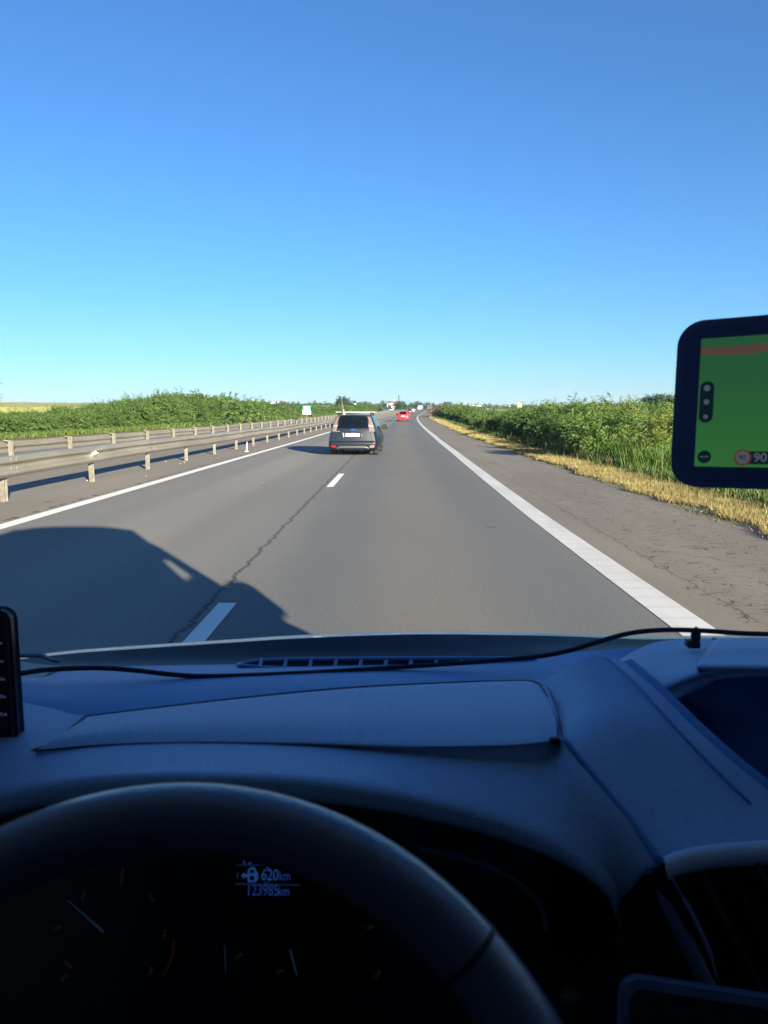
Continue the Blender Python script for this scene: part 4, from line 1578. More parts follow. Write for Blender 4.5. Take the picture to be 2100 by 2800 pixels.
make_lorry('grey delivery van ahead of the small white car in the distance', -2.6, 378, 1.9, 5.4, 2.0, (.16, .18, .21), (.15, .17, .2), 'delivery_van', 'van')
make_lorry('blue grey lorry with a white cab ahead of the delivery van', -3.0, 398, 2.3, 8, 2.7, (.13, .18, .25), (.4, .4, .4))
make_lorry('dark lorry farthest away where the road bends out of sight', .6, 425, 2.3, 9, 2.8, (.05, .07, .1), (.6, .6, .62))


# ------------------------------------------------------------------ the van we sit in
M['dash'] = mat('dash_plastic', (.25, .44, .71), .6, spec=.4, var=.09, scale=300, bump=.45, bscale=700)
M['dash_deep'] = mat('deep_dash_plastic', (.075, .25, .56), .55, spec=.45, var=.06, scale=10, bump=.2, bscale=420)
M['lid'] = mat('lid_plastic', (.29, .47, .73), .62, spec=.4, var=.1, scale=300, bump=.45, bscale=700)
M['dash_black'] = mat('black_plastic', (.012, .012, .014), .55, spec=.3)
M['piano'] = mat('gloss_black', (.01, .011, .014), .22)
M['rubber'] = mat('seal_rubber', (.010, .016, .032), .6)
M['silver'] = mat('satin_silver', (.5, .66, .9), .38, .15)
M['leather'] = mat('wheel_leather', (.05, .085, .15), .28, spec=1.0, bump=.2, bscale=300)
M['van_paint'] = mat('white_van_paint', (.72, .73, .74), .3, coat=.5)
M['cloth'] = mat('grey_cloth', (.08, .08, .085), .9)
van = empty('van', (.36, -1.2, 0), 0, 'white van seen from its driver seat: blue grey dashboard and steering wheel', 'van')
VO = Vector(van.location)


def vl(V, par=None):
    o = VO
    return [tuple(Vector(p) - o) for p in V]


def vpart(name, V, F, m, smooth=True, parent=None):
    return mesh_obj(name, vl(V), F, m, parent or van, smooth)


def vmb(mb, name, m, smooth=False, bevel=0.0, parent=None):
    mb.v = vl(mb.v)
    return mb.build(name, m, parent or van, smooth, bevel)


def zd(Y):
    return float(np.interp(Y, [.40, .485, .535, .714, .83, .946, 1.1], [1.337, 1.335, 1.33, 1.315, 1.295, 1.285, 1.27]))


def on_dash(px, py, dz=0.0):
    a = Vector(unproj(px, py, 1.0)) - Vector((0, 0, EYE))
    lo, hi = .2, 1.6
    for _ in range(40):
        Y = (lo + hi) / 2
        if EYE + a.z * Y > zd(Y) + dz: lo = Y
        else: hi = Y
    return (a.x * lo, lo, EYE + a.z * lo)


def loft(rows, ns=4, nr=4):
    """rows of equal-length 3-D polylines -> smooth grid"""
    rows = [crom(r, ns) for r in rows]
    A = np.array(rows)
    A = crom(A.reshape(len(A), -1), nr).reshape(-1, A.shape[1], 3)
    return A


def vloft(name, rows, m, ns=4, nr=4, thick=0.0, parent=None, dirn=(0, 0, -1)):
    A = loft(rows, ns, nr)
    a, b = A.shape[:2]
    V = A.reshape(-1, 3)
    F = grid_faces(a, b)
    o = vpart(name, V, F, m, True, parent)
    if thick:
        s = o.modifiers.new('solid', 'SOLIDIFY')
        s.thickness = thick
        s.offset = 0
    return o


# --- instrument hood (tops follow the far edge, then the seam beside the console)
tops = [(-260, 1440), (-100, 1478), (40, 1513), (120, 1531), (190, 1544), (350, 1526), (500, 1508), (650, 1494), (800, 1481), (1000, 1471), (1130, 1468)]
T = [on_dash(*p) for p in tops]
T += [on_dash(1172, 1474), on_dash(1203, 1540, .002), unproj(1216, 1602, .545), unproj(1290, 1692, .515), unproj(1365, 1782, .49), unproj(1420, 1860, .470), unproj(1427, 1871, .468)]
lips = [(-260, 1775), (-100, 1735), (0, 1712), (100, 1693), (200, 1681), (330, 1673), (470, 1673), (600, 1678), (720, 1689), (850, 1708), (980, 1736), (1080, 1764), (1170, 1797), (1240, 1832), (1290, 1866), (1322, 1900), (1338, 1932), (1344, 1952)]
Ls = [unproj(x, y, .478) for x, y in lips]
rows = []
for t in (0, .25, .5, .75, .9):
    row = []
    for i, (a, b) in enumerate(zip(T, Ls)):
        p = np.array(a) * (1 - t) + np.array(b) * t
        if i <= 11:
            p[2] = zd(p[1]) + (b[2] - zd(.478)) * t ** 3 - .0005
        else:
            p[2] += .006 * math.sin(math.pi * t)
        row.append(tuple(p))
    rows.append(row)
rows.append(Ls)
rows.append([(x, y - .004, z - .006) for x, y, z in Ls])
rows.append([(x, y - .003, z - .014) for x, y, z in Ls])
rows.append([(x, y + .012, z - .019) for x, y, z in Ls])
vloft('instrument_hood', rows, M['dash'], 4, 3)
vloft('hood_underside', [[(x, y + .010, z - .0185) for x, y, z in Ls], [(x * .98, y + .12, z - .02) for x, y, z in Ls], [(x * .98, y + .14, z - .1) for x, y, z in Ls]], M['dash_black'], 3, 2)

# --- storage lid
r0 = [(192, 1547), (350, 1528), (500, 1511), (650, 1496), (800, 1484), (1000, 1474), (1090, 1471), (1140, 1471), (1162, 1478)]
r1 = [(128, 1587), (300, 1568), (475, 1558), (675, 1551), (850, 1547), (1050, 1541), (1130, 1538), (1178, 1534), (1197, 1538)]
r2 = [(76, 1622), (250, 1608), (450, 1603), (700, 1606), (900, 1612), (1080, 1610), (1150, 1605), (1190, 1600), (1205, 1594)]
def lidrow(r, dz): return [on_dash(x, y, dz) for x, y in r]
A = loft([lidrow(r0, .0), lidrow(r1, .0045), lidrow(r2, -.0003)], 4, 5)
a, b = A.shape[:2]
ctr = A.reshape(-1, 3).mean(0)
inner = A.copy()
V = [tuple(p) for p in A.reshape(-1, 3)]
F = grid_faces(a, b)
ringi = list(range(b)) + [i * b + b - 1 for i in range(1, a)] + [(a - 1) * b + j for j in range(b - 2, -1, -1)] + [i * b for i in range(a - 2, 0, -1)]
n0 = len(V)
for i in ringi:
    p = np.array(V[i])
    d = p - ctr; d[2] = 0
    V.append(tuple(p + d / np.linalg.norm(d) * .0015 + np.array([0, 0, -.016])))
nr_ = len(ringi)
F += [(ringi[k], n0 + k, n0 + (k + 1) % nr_, ringi[(k + 1) % nr_]) for k in range(nr_)]
lid = vpart('storage_lid', V, F, M['lid'])
bv = lid.modifiers.new('bevel', 'BEVEL'); bv.width = .003; bv.segments = 2; bv.limit_method = 'ANGLE'; bv.angle_limit = R(50)
# dark gap round the lid
gp = MB()
pts = [np.array(A.reshape(-1, 3)[i]) for i in ringi]
gv = []
for p in pts:
    d = p - ctr; d[2] = 0; d /= np.linalg.norm(d)
    q = p - d * .004; gv.append((q[0], q[1], zd(q[1]) - .0022))
for p in pts:
    d = p - ctr; d[2] = 0; d /= np.linalg.norm(d)
    q = p + d * .0042; gv.append((q[0], q[1], zd(q[1]) + .0004))
vpart('lid_gap', gv, [(k, k + nr_, (k + 1) % nr_ + nr_, (k + 1) % nr_) for k in range(nr_)], M['dash_black'], False, lid)
# finger notch at the near right corner
nb = Vector(on_dash(1198, 1600, .001))
vmb(MB().box(nb, (.008, .006, .005)), 'lid_notch', M['dash_black'], bevel=.002, parent=lid)

# --- deep trough towards the windscreen
tr_top = [(-260, 1448), (0, 1446), (130, 1442), (400, 1437), (700, 1431), (1000, 1423), (1190, 1412), (1330, 1402), (1480, 1396)]
tr_mid = [(-260, 1470), (0, 1478), (130, 1490), (400, 1470), (700, 1459), (1000, 1452), (1190, 1446), (1330, 1440), (1480, 1440)]
tr_bot = [(-260, 1530), (0, 1580), (130, 1600), (400, 1580), (700, 1560), (1000, 1540), (1190, 1530), (1330, 1520), (1480, 1520)]
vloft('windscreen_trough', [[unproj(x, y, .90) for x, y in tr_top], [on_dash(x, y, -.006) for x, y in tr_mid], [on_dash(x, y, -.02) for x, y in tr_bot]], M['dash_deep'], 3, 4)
# lit patch at the trough's end, put in as a paler sheet
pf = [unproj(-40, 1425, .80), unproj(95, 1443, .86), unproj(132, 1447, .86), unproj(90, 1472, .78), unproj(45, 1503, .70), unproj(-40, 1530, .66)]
vpart('lit_patch', [tuple(np.array(p) + np.array([0, 0, .004])) for p in pf], [tuple(range(6))], mat('pale_lit_patch', (.2, .24, .25), .6), False)
# demister grille
gr0 = [unproj(x, y, .865) for x, y in ((515, 1449), (560, 1441), (640, 1438), (900, 1436), (1100, 1436), (1158, 1441))]
gr1 = [unproj(x, y, .845) for x, y in ((522, 1452), (565, 1456), (640, 1459), (900, 1460), (1100, 1459), (1140, 1457))]
up = np.array([0, 0, .006])
dm = vloft('demister_vent', [[tuple(np.array(p) + up) for p in gr0], [tuple(np.array(p) + up) for p in gr1]], M['dash_black'], 3, 2)
for k in range(11):
    x = 560 + 54 * k
    vmb(MB().tube([tuple(np.array(unproj(x + 5, 1438, .865)) + up * 1.2), tuple(np.array(unproj(x, 1459, .845)) + up * 1.2)], .0022, 6), 'vent_bar', M['dash'], parent=dm)
fr_ = gr0 + gr1[::-1] + [gr0[0]]
vmb(MB().tube([tuple(np.array(p) + up * 1.2) for p in fr_], .0028, 6), 'vent_frame', M['dash_deep'], True, parent=dm)

# --- windscreen seal and scuttle
se0 = [(-260, 1435), (0, 1442), (125, 1442), (400, 1437), (700, 1431), (1000, 1423), (1190, 1412), (1330, 1402), (1480, 1396), (1750, 1394)]
se1 = [(-260, 1432), (0, 1426), (120, 1416), (300, 1402), (500, 1389), (660, 1379), (900, 1371), (1180, 1374), (1400, 1382), (1750, 1386)]
se0 = [unproj(x, y + 3, .90) for x, y in se0]
se1 = [unproj(x, y, .975) for x, y in se1]
vloft('windscreen_seal', [se0, [tuple(np.array(a) * .5 + np.array(b) * .5 + np.array([0, 0, -.004])) for a, b in zip(se0, se1)], se1], M['rubber'], 3, 3)
vmb(MB().tube([unproj(20, 1416, .93), unproj(60, 1415, .93), (unproj(92, 1416, .93)), unproj(106, 1424, .92), unproj(129, 1429, .92)], [.0035, .0035, .0032, .0026, .0024], 8), 'scuttle_trim', mat('grey_scuttle', (.3, .33, .36), .5), True)
wa = MB().tube([unproj(690, 1418, .955), unproj(860, 1409, .962), unproj(985, 1405, .962)], .0013, 6)
wa.tube([unproj(1165, 1411, .94), unproj(1250, 1404, .95), unproj(1262, 1397, .952), unproj(1340, 1396, .955), unproj(1355, 1408, .95)], .0016, 6)
vmb(wa, 'wiper_arm', mat('wiper_grey', (.12, .14, .18), .5), True)

# --- centre console spine (right of the seam)
spine = [
    [unproj(1166, 1473, .72), unproj(1215, 1446, .71), unproj(1268, 1420, .70), unproj(1310, 1418, .70), unproj(1347, 1428, .70)],
    [unproj(1203, 1535, .64), unproj(1262, 1500, .64), unproj(1325, 1478, .645), unproj(1375, 1474, .645), unproj(1413, 1485, .645)],
    [unproj(1217, 1602, .552), unproj(1300, 1572, .575), unproj(1385, 1556, .585), unproj(1455, 1560, .59), unproj(1500, 1572, .59)],
    [unproj(1290, 1692, .52), unproj(1380, 1672, .535), unproj(1465, 1655, .545), unproj(1540, 1648, .55), unproj(1590, 1652, .55)],
    [unproj(1365, 1782, .494), unproj(1460, 1762, .505), unproj(1545, 1745, .512), unproj(1630, 1735, .518), unproj(1690, 1733, .52)],
    [unproj(1424, 1866, .470), unproj(1500, 1848, .475), unproj(1580, 1836, .48), unproj(1680, 1830, .485), unproj(1790, 1826, .49)]]
vloft('centre_console', spine, M['dash_deep'] if False else M['dash'], 5, 5)
sp = np.array(spine)
vmb(MB().tube(crom([tuple(p) for p in np.array([r[0] for r in spine[2:]]) + np.array([0, -.001, .002])], 6), .0032, 8), 'console_seam', M['dash_deep'], True)
cr = [tuple(np.array(r[2]) * .12 + np.array(r[3]) * .88 + np.array([0, -.0004, .0006])) for r in spine[:5]]
vmb(MB().tube(crom(cr, 6), .0012, 6), 'console_crease', M['dash_deep'], True)
# right flank of the spine falls into the passenger recess
fl0 = [r[4] for r in spine]
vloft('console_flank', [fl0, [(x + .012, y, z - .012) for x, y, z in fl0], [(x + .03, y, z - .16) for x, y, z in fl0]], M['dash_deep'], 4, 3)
# --- passenger side: hump, lip, recess
hb0 = [unproj(1335, 1428, .80), unproj(1370, 1406, .83), unproj(1415, 1388, .86), unproj(1470, 1381, .87), unproj(1560, 1378, .88), unproj(1700, 1377, .88), (1.30, .88, 1.318)]
hb1 = [unproj(1352, 1436, .74), unproj(1400, 1432, .75), unproj(1450, 1420, .76), unproj(1500, 1412, .76), unproj(1570, 1408, .76), unproj(1700, 1407, .76), (1.30, .76, 1.335)]
hb2 = [unproj(1405, 1478, .66), unproj(1432, 1478, .665), unproj(1475, 1460, .67), unproj(1530, 1443, .67), unproj(1590, 1438, .67), unproj(1700, 1436, .67), (1.30, .67, 1.34)]
hb3 = [(x, y - .006, z - .006) for x, y, z in hb2]
hb4 = [unproj(1440, 1512, .655), unproj(1468, 1508, .66), unproj(1510, 1488, .664), unproj(1552, 1468, .664), unproj(1610, 1464, .664), unproj(1720, 1463, .664), (1.30, .664, 1.32)]
hb5 = [(x, y + .03, z - .004) for x, y, z in hb4]
vloft('passenger_shelf', [hb0, hb1, hb2, hb3, hb4, hb5], M['dash'], 4, 4)
rc0 = [(x, y + .028, z - .003) for x, y, z in hb4]
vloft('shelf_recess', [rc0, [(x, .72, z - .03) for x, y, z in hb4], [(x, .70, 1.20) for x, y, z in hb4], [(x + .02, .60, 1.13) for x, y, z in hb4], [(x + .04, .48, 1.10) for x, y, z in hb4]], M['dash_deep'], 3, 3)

# --- air vent beside the console
vt = MB()
bar = [unproj(1436, 1878, .462), unproj(1470, 1864, .464), unproj(1530, 1852, .466), unproj(1610, 1844, .468), unproj(1700, 1840, .47), unproj(1800, 1838, .47)]
V = []
for p in crom(bar, 4):
    for dy, dz in ((.004, .006), (-.003, .005), (-.005, -.003), (-.001, -.008), (.006, -.008)):
        V.append((p[0], p[1] + dy, p[2] + dz))
av = vpart('air_vent', V, grid_faces(len(V) // 5, 5), M['silver'])
leg = [unproj(1416, 1876, .466), unproj(1424, 1905, .462), (unproj(1446, 1965, .458)), unproj(1490, 2055, .452), unproj(1536, 2150, .446), unproj(1580, 2240, .44)]
V = []
for p in crom(leg, 4):
    for dx, dy in ((-.005, .004), (-.004, -.003), (.003, -.004), (.006, .0), (.007, .01)):
        V.append((p[0] + dx, p[1] + dy, p[2]))
vpart('vent_leg', V, grid_faces(len(V) // 5, 5), mat('dark_satin', (.12, .18, .3), .4, .1), True, av)
vmb(MB().tube(crom([unproj(1452, 1898, .455), unproj(1490, 1965, .452), unproj(1530, 2050, .448), unproj(1548, 2110, .446)], 5), [.0006] * 4 + [.0014] * 8 + [.0008] * 4, 8), 'vent_blade_edge', mat('blade_blue_grey', (.2, .3, .5), .4), True, parent=av)
cav = [[unproj(1430, 1884, .475), unproj(1600, 1850, .475), unproj(1850, 1842, .475)], [unproj(1560, 2180, .50), unproj(1700, 2180, .50), unproj(1900, 2180, .50)], [unproj(1640, 2330, .48), unproj(1750, 2330, .48), unproj(1950, 2330, .48)]]
vloft('vent_cavity', cav, M['dash_black'], 2, 2, parent=av)
for k in range(5):
    x = 1510 + 62 * k
    vmb(MB().tube([unproj(x, 1872 - 6 * k, .468), unproj(x + 55, 1990, .474), unproj(x + 130, 2130, .474), unproj(x + 190, 2250, .466)], .0028, 6), 'vent_slat', M['dash_black'] if k % 2 else mat('slat_grey', (.03, .032, .036), .5), True, parent=av)
# --- stack face under the hood's right end
vpart('stack_face', [unproj(1343, 1938, .466), unproj(1432, 1866, .456), unproj(1500, 2040, .452), unproj(1620, 2320, .44), unproj(1330, 2320, .455), unproj(1340, 2100, .468)], [(0, 1, 2, 5), (5, 2, 3, 4)], M['dash_black'], False)
vmb(MB().tube([unproj(1346, 1950, .472), unproj(1342, 2100, .464), unproj(1325, 2320, .452)], .004, 8), 'stack_edge', M['dash_black'], True)
kn = Vector(unproj(1235, 2168, .47))
vmb(MB().lathe([(0, -.004), (.009, -.003), (.010, .004), (.006, .008)], 'y', 16, kn), 'switch_knob', mat('knob_grey', (.05, .05, .055), .4), True)

# --- instrument cluster
CT, CB_ = Vector((0, .615, 1.30)), Vector((0, .50, 1.0))
cup = (CT - CB_).normalized()
cnr = Vector((1, 0, 0)).cross(cup).normalized()
if cnr.y > 0: cnr = -cnr
CTILT = math.atan2(CT.y - CB_.y, CT.z - CB_.z)


def on_cl(px, py, lift=0.0):
    e = Vector((0, 0, EYE))
    d = Vector(unproj(px, py, 1.0)) - e
    t = ((CB_ + cnr * lift) - e).dot(cnr) / d.dot(cnr)
    return e + d * t


cl = vpart('instrument_cluster', [(-.55, CB_.y, CB_.z), (.22, CB_.y, CB_.z), (.22, CT.y, CT.z), (-.55, CT.y, CT.z)], [(0, 1, 2, 3)], M['piano'], False)
vpart('cluster_cheek', [(.215, .46, 1.0), (.215, .62, 1.0), (.205, .62, 1.24), (.205, .47, 1.21)], [(0, 1, 2, 3)], M['dash_black'], False)
vmb(MB().tube(crom([unproj(905, 1832, .56), unproj(1000, 1852, .55), unproj(1080, 1882, .54), unproj(1140, 1922, .535), unproj(1172, 1962, .535), unproj(1182, 2010, .535)], 6), .0022, 8), 'cluster_bezel', mat('bezel_highlight', (.16, .22, .4), .25), True, parent=cl)  # bezel rim, its highlight put into a lighter blue colour
blue = emit('display_blue', (.022, .10, .36), .10)
blue2 = emit('display_violet', (.018, .06, .32), .095)
dim = emit('display_dim', (.006, .016, .05), .2)
CROT = Matrix.Rotation(R(90) - CTILT, 4, 'X')


def cl_text(body, px, py, hpx, m, name, xs=.8):
    p = on_cl(px, py, .0012)
    s = hpx / FD * (p - Vector((0, 0, EYE))).length * .98
    return text(name, body, s * 1.38, m, cl, Matrix.Translation(p - VO) @ CROT, xs=xs)


def cl_poly(pts, m, name, lift=.0012):
    V = [on_cl(x, y, lift) for x, y in pts]
    return vpart(name, V, [tuple(range(len(V)))], m, False, cl)


def cl_line(pts, m, name, r=.0006):
    return vmb(MB().tube([on_cl(x, y, .0012) for x, y in pts], r, 6), name, m, parent=cl)


cl_text('620', 583, 1891, 21, blue, 'range_text')
cl_text('km', 615, 1893, 17, blue2, 'range_unit')
cl_text('123985', 567, 1924, 21, blue2, 'odometer_text', .74)
cl_text('km', 613, 1926, 17, blue2, 'odometer_unit')
cl_line([(512, 1868), (618, 1870)], dim, 'display_rule', .0004)
cl_line([(508, 1909), (648, 1912)], dim, 'display_rule', .0004)
fu = MB()
for pts in (((537, 1904), (537, 1880), (541, 1876), (549, 1876), (551, 1880), (551, 1904), (537, 1904)), ((538, 1889), (551, 1889)), ((551, 1882), (555, 1886), (555, 1900), (551, 1902))):
    fu.tube([on_cl(x, y, .0012) for x, y in pts], .0009, 6)
vmb(fu, 'fuel_symbol', blue, parent=cl)
cl_poly([(520, 1891), (528, 1884), (528, 1888), (535, 1888), (535, 1895), (528, 1895), (528, 1899)], blue, 'arrow_symbol')
cl_line([(515, 1885), (511, 1891), (515, 1897)], dim, 'chevron')
cl_line([(573, 1879), (578, 1873), (583, 1879)], blue2, 'chevron')
cl_line([(571, 1905), (576, 1910), (581, 1905)], dim, 'chevron')
cl_line([(530, 1867), (526, 1861), (529, 1854), (535, 1854), (538, 1860)], blue2, 'moon_symbol', .0008)
cl_line([(544, 1858), (540, 1866), (537, 1866)], blue2, 'moon_symbol', .0008)
ndl = emit('needle', (.035, .09, .2), .025)  # needles' bluish reflection put in as a faint glow
cl_poly([(144, 1944), (148, 1944), (226, 2010), (222, 2017)], ndl, 'dial_needle')
cl_poly([(484, 2042), (487, 2042), (489, 2102), (486, 2102)], emit('needle_dim', (.02, .05, .12), .035), 'dial_needle')
cl_poly([(624, 2052), (629, 2052), (643, 2106), (640, 2108)], emit('needle_dim', (.02, .05, .12), .06), 'dial_needle')
tick = emit('dial_numeral', (.022, .019, .017), .045)
for (x, y, a) in ((265, 1885, 85), (180, 1936, 60), (125, 2004, 10), (148, 2084, -35), (328, 1940, -60), (356, 2017, 80), (325, 2098, 70), (262, 1902, 80), (138, 2112, 40), (605, 2098, 10), (515, 2066, 40), (800, 2003, 20), (815, 2105, 50)):
    dx, dy = 8 * math.cos(R(a)), -8 * math.sin(R(a))
    cl_line([(x - dx, y - dy), (x + dx, y + dy)], tick, 'dial_mark', .0012)
cl_line([(376, 2030), (375, 2055), (366, 2082), (352, 2108)], emit('red_arc', (.03, .004, .004), .05), 'red_line', .001)

# --- steering wheel
WC, WT = Vector((-.0904, .2325, 1.2466)), R(30)
sw = empty('steering_wheel', WC - VO); sw.parent = van
wu = Vector((0, math.sin(WT), math.cos(WT)))
ring, secs = [], 96
V, F = [], []
nrm = Vector((0, -math.cos(WT), math.sin(WT)))
for k in range(secs):
    a = 2 * math.pi * k / secs
    dvec = Vector((1, 0, 0)) * math.cos(a) + wu * math.sin(a)
    for q in range(16):
        b = 2 * math.pi * q / 16
        V.append(dvec * (.170 + .0148 * math.cos(b)) + nrm * (.0165 * math.sin(b)))
for k in range(secs):
    for q in range(16):
        F.append((k * 16 + q, k * 16 + (q + 1) % 16, ((k + 1) % secs) * 16 + (q + 1) % 16, ((k + 1) % secs) * 16 + q))
mesh_obj('rim', V, F, M['leather'], sw, True)
for aa in (44, 136, -40, -140):
    dvec = Vector((1, 0, 0)) * math.cos(R(aa)) + wu * math.sin(R(aa))
    tang = -Vector((1, 0, 0)) * math.sin(R(aa)) + wu * math.cos(R(aa))
    V, F = [], []
    for i, w in enumerate((-.0012, .0012)):
        for q in range(16):
            b = 2 * math.pi * q / 16
            V.append(dvec * (.170 + .0151 * math.cos(b)) + nrm * (.0168 * math.sin(b)) + tang * w)
    F = [(q, (q + 1) % 16, 16 + (q + 1) % 16, 16 + q) for q in range(16)]
    mesh_obj('rim_seam', V, F, M['dash_black'], sw, True)
hub = MB()
ho = [(.075 * math.cos(t) * (1 + .12 * math.cos(2 * t)), .062 * math.sin(t)) for t in np.linspace(0, 6.283, 25)[:-1]]
hv = [Vector((1, 0, 0)) * a + wu * b_ - nrm * .03 for a, b_ in ho] + [Vector((1, 0, 0)) * a * .85 + wu * b_ * .85 + nrm * .012 for a, b_ in ho]
hub.add(hv, [(i, (i + 1) % 24, (i + 1) % 24 + 24, i + 24) for i in range(24)] + [tuple(range(47, 23, -1))])
hub.build('airbag_hub', M['dash_black'], sw, True)
for aa in (0, 180, 270):
    dvec = Vector((1, 0, 0)) * math.cos(R(aa)) + wu * math.sin(R(aa))
    MB().tube([dvec * .05 - nrm * .015, dvec * .12 - nrm * .01, dvec * .165], [.024, .02, .016], 10, squash=.5).build('spoke', M['dash_black'], sw, True)
MB().tube([-nrm * .03, -nrm * .25], .03, 12).build('column', M['dash_black'], sw, True)

# --- shell of the van: roof, sides, bonnet, bulkhead, glass, mirrors, seats
XL, XR = -.66, 1.24


def lean_in(o):
    for v in o.data.vertices:
        z = v.co.z + VO.z
        if z > 1.22:
            s = 1 if v.co.x > 0 else -1
            v.co.x -= s * .15 * (z - 1.22)
    return o

ROOF_Z, ROOF_Y = 2.48, .55
V = []
for Y in np.linspace(-4.2, ROOF_Y, 12):
    for t in np.linspace(0, 1, 15):
        x = XL + .185 + (XR - XL - .37) * t
        e = abs(2 * t - 1)
        V.append((x, Y + .10 * (1 - e * e) * (1 if Y > 0 else 0), ROOF_Z + .07 * (1 - e ** 4)))
o = vpart('roof', V, grid_faces(12, 15), M['van_paint']); s = o.modifiers.new('solid', 'SOLIDIFY'); s.thickness = .04
A_FOOT, A_TOP = (1.16, 1.22), (.58, 2.38)
for x0, x1 in ((XL - .03, XL + .02), (XR - .02, XR + .03)):
    vmb(MB().extrude([(-4.2, .3), (1.7, .3), (1.74, .6), (1.66, .84), (1.38, 1.06), (1.16, 1.21), (-4.2, 1.22)], x0, x1, 'yz'), 'lower_side', M['van_paint'])
    lean_in(vmb(MB().extrude([(-4.2, 1.22), (.86, 1.22), (.86, 1.68), (.46, 1.68), (.46, 2.50), (-4.2, 2.50)], x0, x1, 'yz'), 'upper_side', M['van_paint']))  # unseen side, closed over most of the door window to block sun
    lean_in(vmb(MB().extrude([(.46, 1.94), (.70, 1.94), (.56, 2.50), (.46, 2.50)], x0, x1, 'yz'), 'door_header', M['van_paint']))
    lean_in(vmb(MB().extrude([(.93, 1.22), (1.16, 1.22), (.70, 2.16), (.66, 1.98)], x0, x1, 'yz'), 'front_pillar', M['van_paint']))
    xm = (x0 + x1) / 2
    lean_in(vpart('door_window', [(xm, .46, 1.68), (xm, .79, 1.68), (xm, .67, 1.94), (xm, .46, 1.94)], [(0, 1, 2, 3)], clear_glass('side_glass', (.93, .97, .96)), False))
vmb(MB().box((.36, -4.2, 1.35), (2.04, .05, 2.1)), 'rear_door', M['van_paint'])
vmb(MB().box((.36, -.62, 1.45), (2.0, .05, 1.85)), 'bulkhead', M['cloth'])
vmb(MB().box((.36, -1.3, .36), (2.0, 5.6, .05)), 'floor', M['dash_black'])
V = []
for t in np.linspace(0, 1, 15):
    x = XL + (XR - XL) * t
    e = abs(2 * t - 1)
    V.append((x, .975 + .16 * (1 - e * e) * 0 + .03, 1.262))
for t in np.linspace(0, 1, 15):
    x = XL + .185 + (XR - XL - .37) * t
    e = abs(2 * t - 1)
    V.append((x, ROOF_Y + .02 + .10 * (1 - e * e), ROOF_Z + .0))
vpart('windscreen', V, grid_faces(2, 15), clear_glass('windscreen_glass', (.95, .98, .97)))
bp_ = ((120, 1416), (300, 1402), (500, 1389), (660, 1379), (900, 1371), (1180, 1374), (1400, 1382), (1750, 1386))
bon = [[(XL, .978, 1.21), unproj(-60, 1440, .978)] + [unproj(x, y - 1, .978) for x, y in bp_] + [(XR, .978, 1.235)]]
bon.append([(XL, 1.0, 1.21), unproj(-60, 1438, 1.0)] + [unproj(x, y - 6, 1.0) for x, y in bp_] + [(XR, 1.0, 1.235)])
bon.append([(x, y + .02, z - .005) for x, y, z in bon[1]])
bon = [bon[0], bon[1], bon[2]]
b0_ = bon[1]
bon.append([(x, 1.05, z - .020) for x, y, z in b0_])
bon.append([(x, 1.25, z - .115) for x, y, z in b0_])
bon.append([(x, 1.5, z - .24) for x, y, z in b0_])
bon.append([(x * .98, 1.66, z - .36) for x, y, z in b0_])
bon.append([(x * .97, 1.74, z - .6) for x, y, z in b0_])
bon.append([(x * .96, 1.72, .35) for x, y, z in b0_])
vloft('bonnet', bon, M['van_paint'], 3, 3)
for sx_, xo in ((-1, XL), (1, XR)):
    mb = MB().extrude([(a + xo + sx_ * .17, c + 1.40) for a, c in rounded(.2, .3, .06)], .86, .98, 'xz')
    mb.tube([(xo, .95, 1.22), (xo + sx_ * .14, .93, 1.3)], .035, 8)
    vmb(mb, 'door_mirror', M['dash_black'], bevel=.02)
for (x, w) in ((0.0, .52), (.92, .5)):
    if x == 0: continue
    st = vmb(MB().extrude([(a + x, c + 1.12) for a, c in rounded(w, .72, .1)], -.42, -.28, 'xz').box((x, -.05, .78), (w, .5, .14)), 'passenger_seat', M['cloth'], bevel=.03)
    vmb(MB().extrude([(a + x, c + 1.60) for a, c in rounded(.3, .2, .07)], -.42, -.31, 'xz'), 'headrest', M['cloth'], bevel=.02, parent=st)

# ------------------------------------------------------------------ things lying or mounted in the cab
cb = [(-40, 1460, .74), (40, 1455, .745), (100, 1447, .75), (200, 1443, .755), (280, 1447, .755), (380, 1458, .755), (450, 1461, .76), (560, 1458, .775), (700, 1451, .795), (850, 1442, .81), (1000, 1432, .815), (1100, 1424, .81), (1170, 1417, .80), (1230, 1405, .79), (1300, 1384, .785), (1360, 1368, .785), (1430, 1361, .785), (1510, 1362, .785), (1600, 1368, .785), (1700, 1372, .785), (1850, 1385, .78)]
P = crom([unproj(*p) for p in cb], 5)
o = MB().tube([tuple(p) for p in P], .0027, 8).build('power_cable', M['rubber'], None, True)
tag(o, 'thin black cable trailing across the dashboard top up to the dash screen', 'cable')
c0 = Vector(unproj(1503, 1372, .785))
clip = MB().lathe([(0, -.005), (.0035, -.004), (.005, 0), (.0035, .004), (0, .005)], 'x', 12, c0)
clip.v = [(x, y, c0.z + (z - c0.z) * 1.9) for x, y, z in clip.v]
clip.box(c0 + Vector((-.003, .0, -.009)), (.012, .012, .007))
o = clip.build('cable_clip', M['rubber'], None, True)
tag(o, 'small black clip holding the cable at the top of the passenger dash', 'clip')

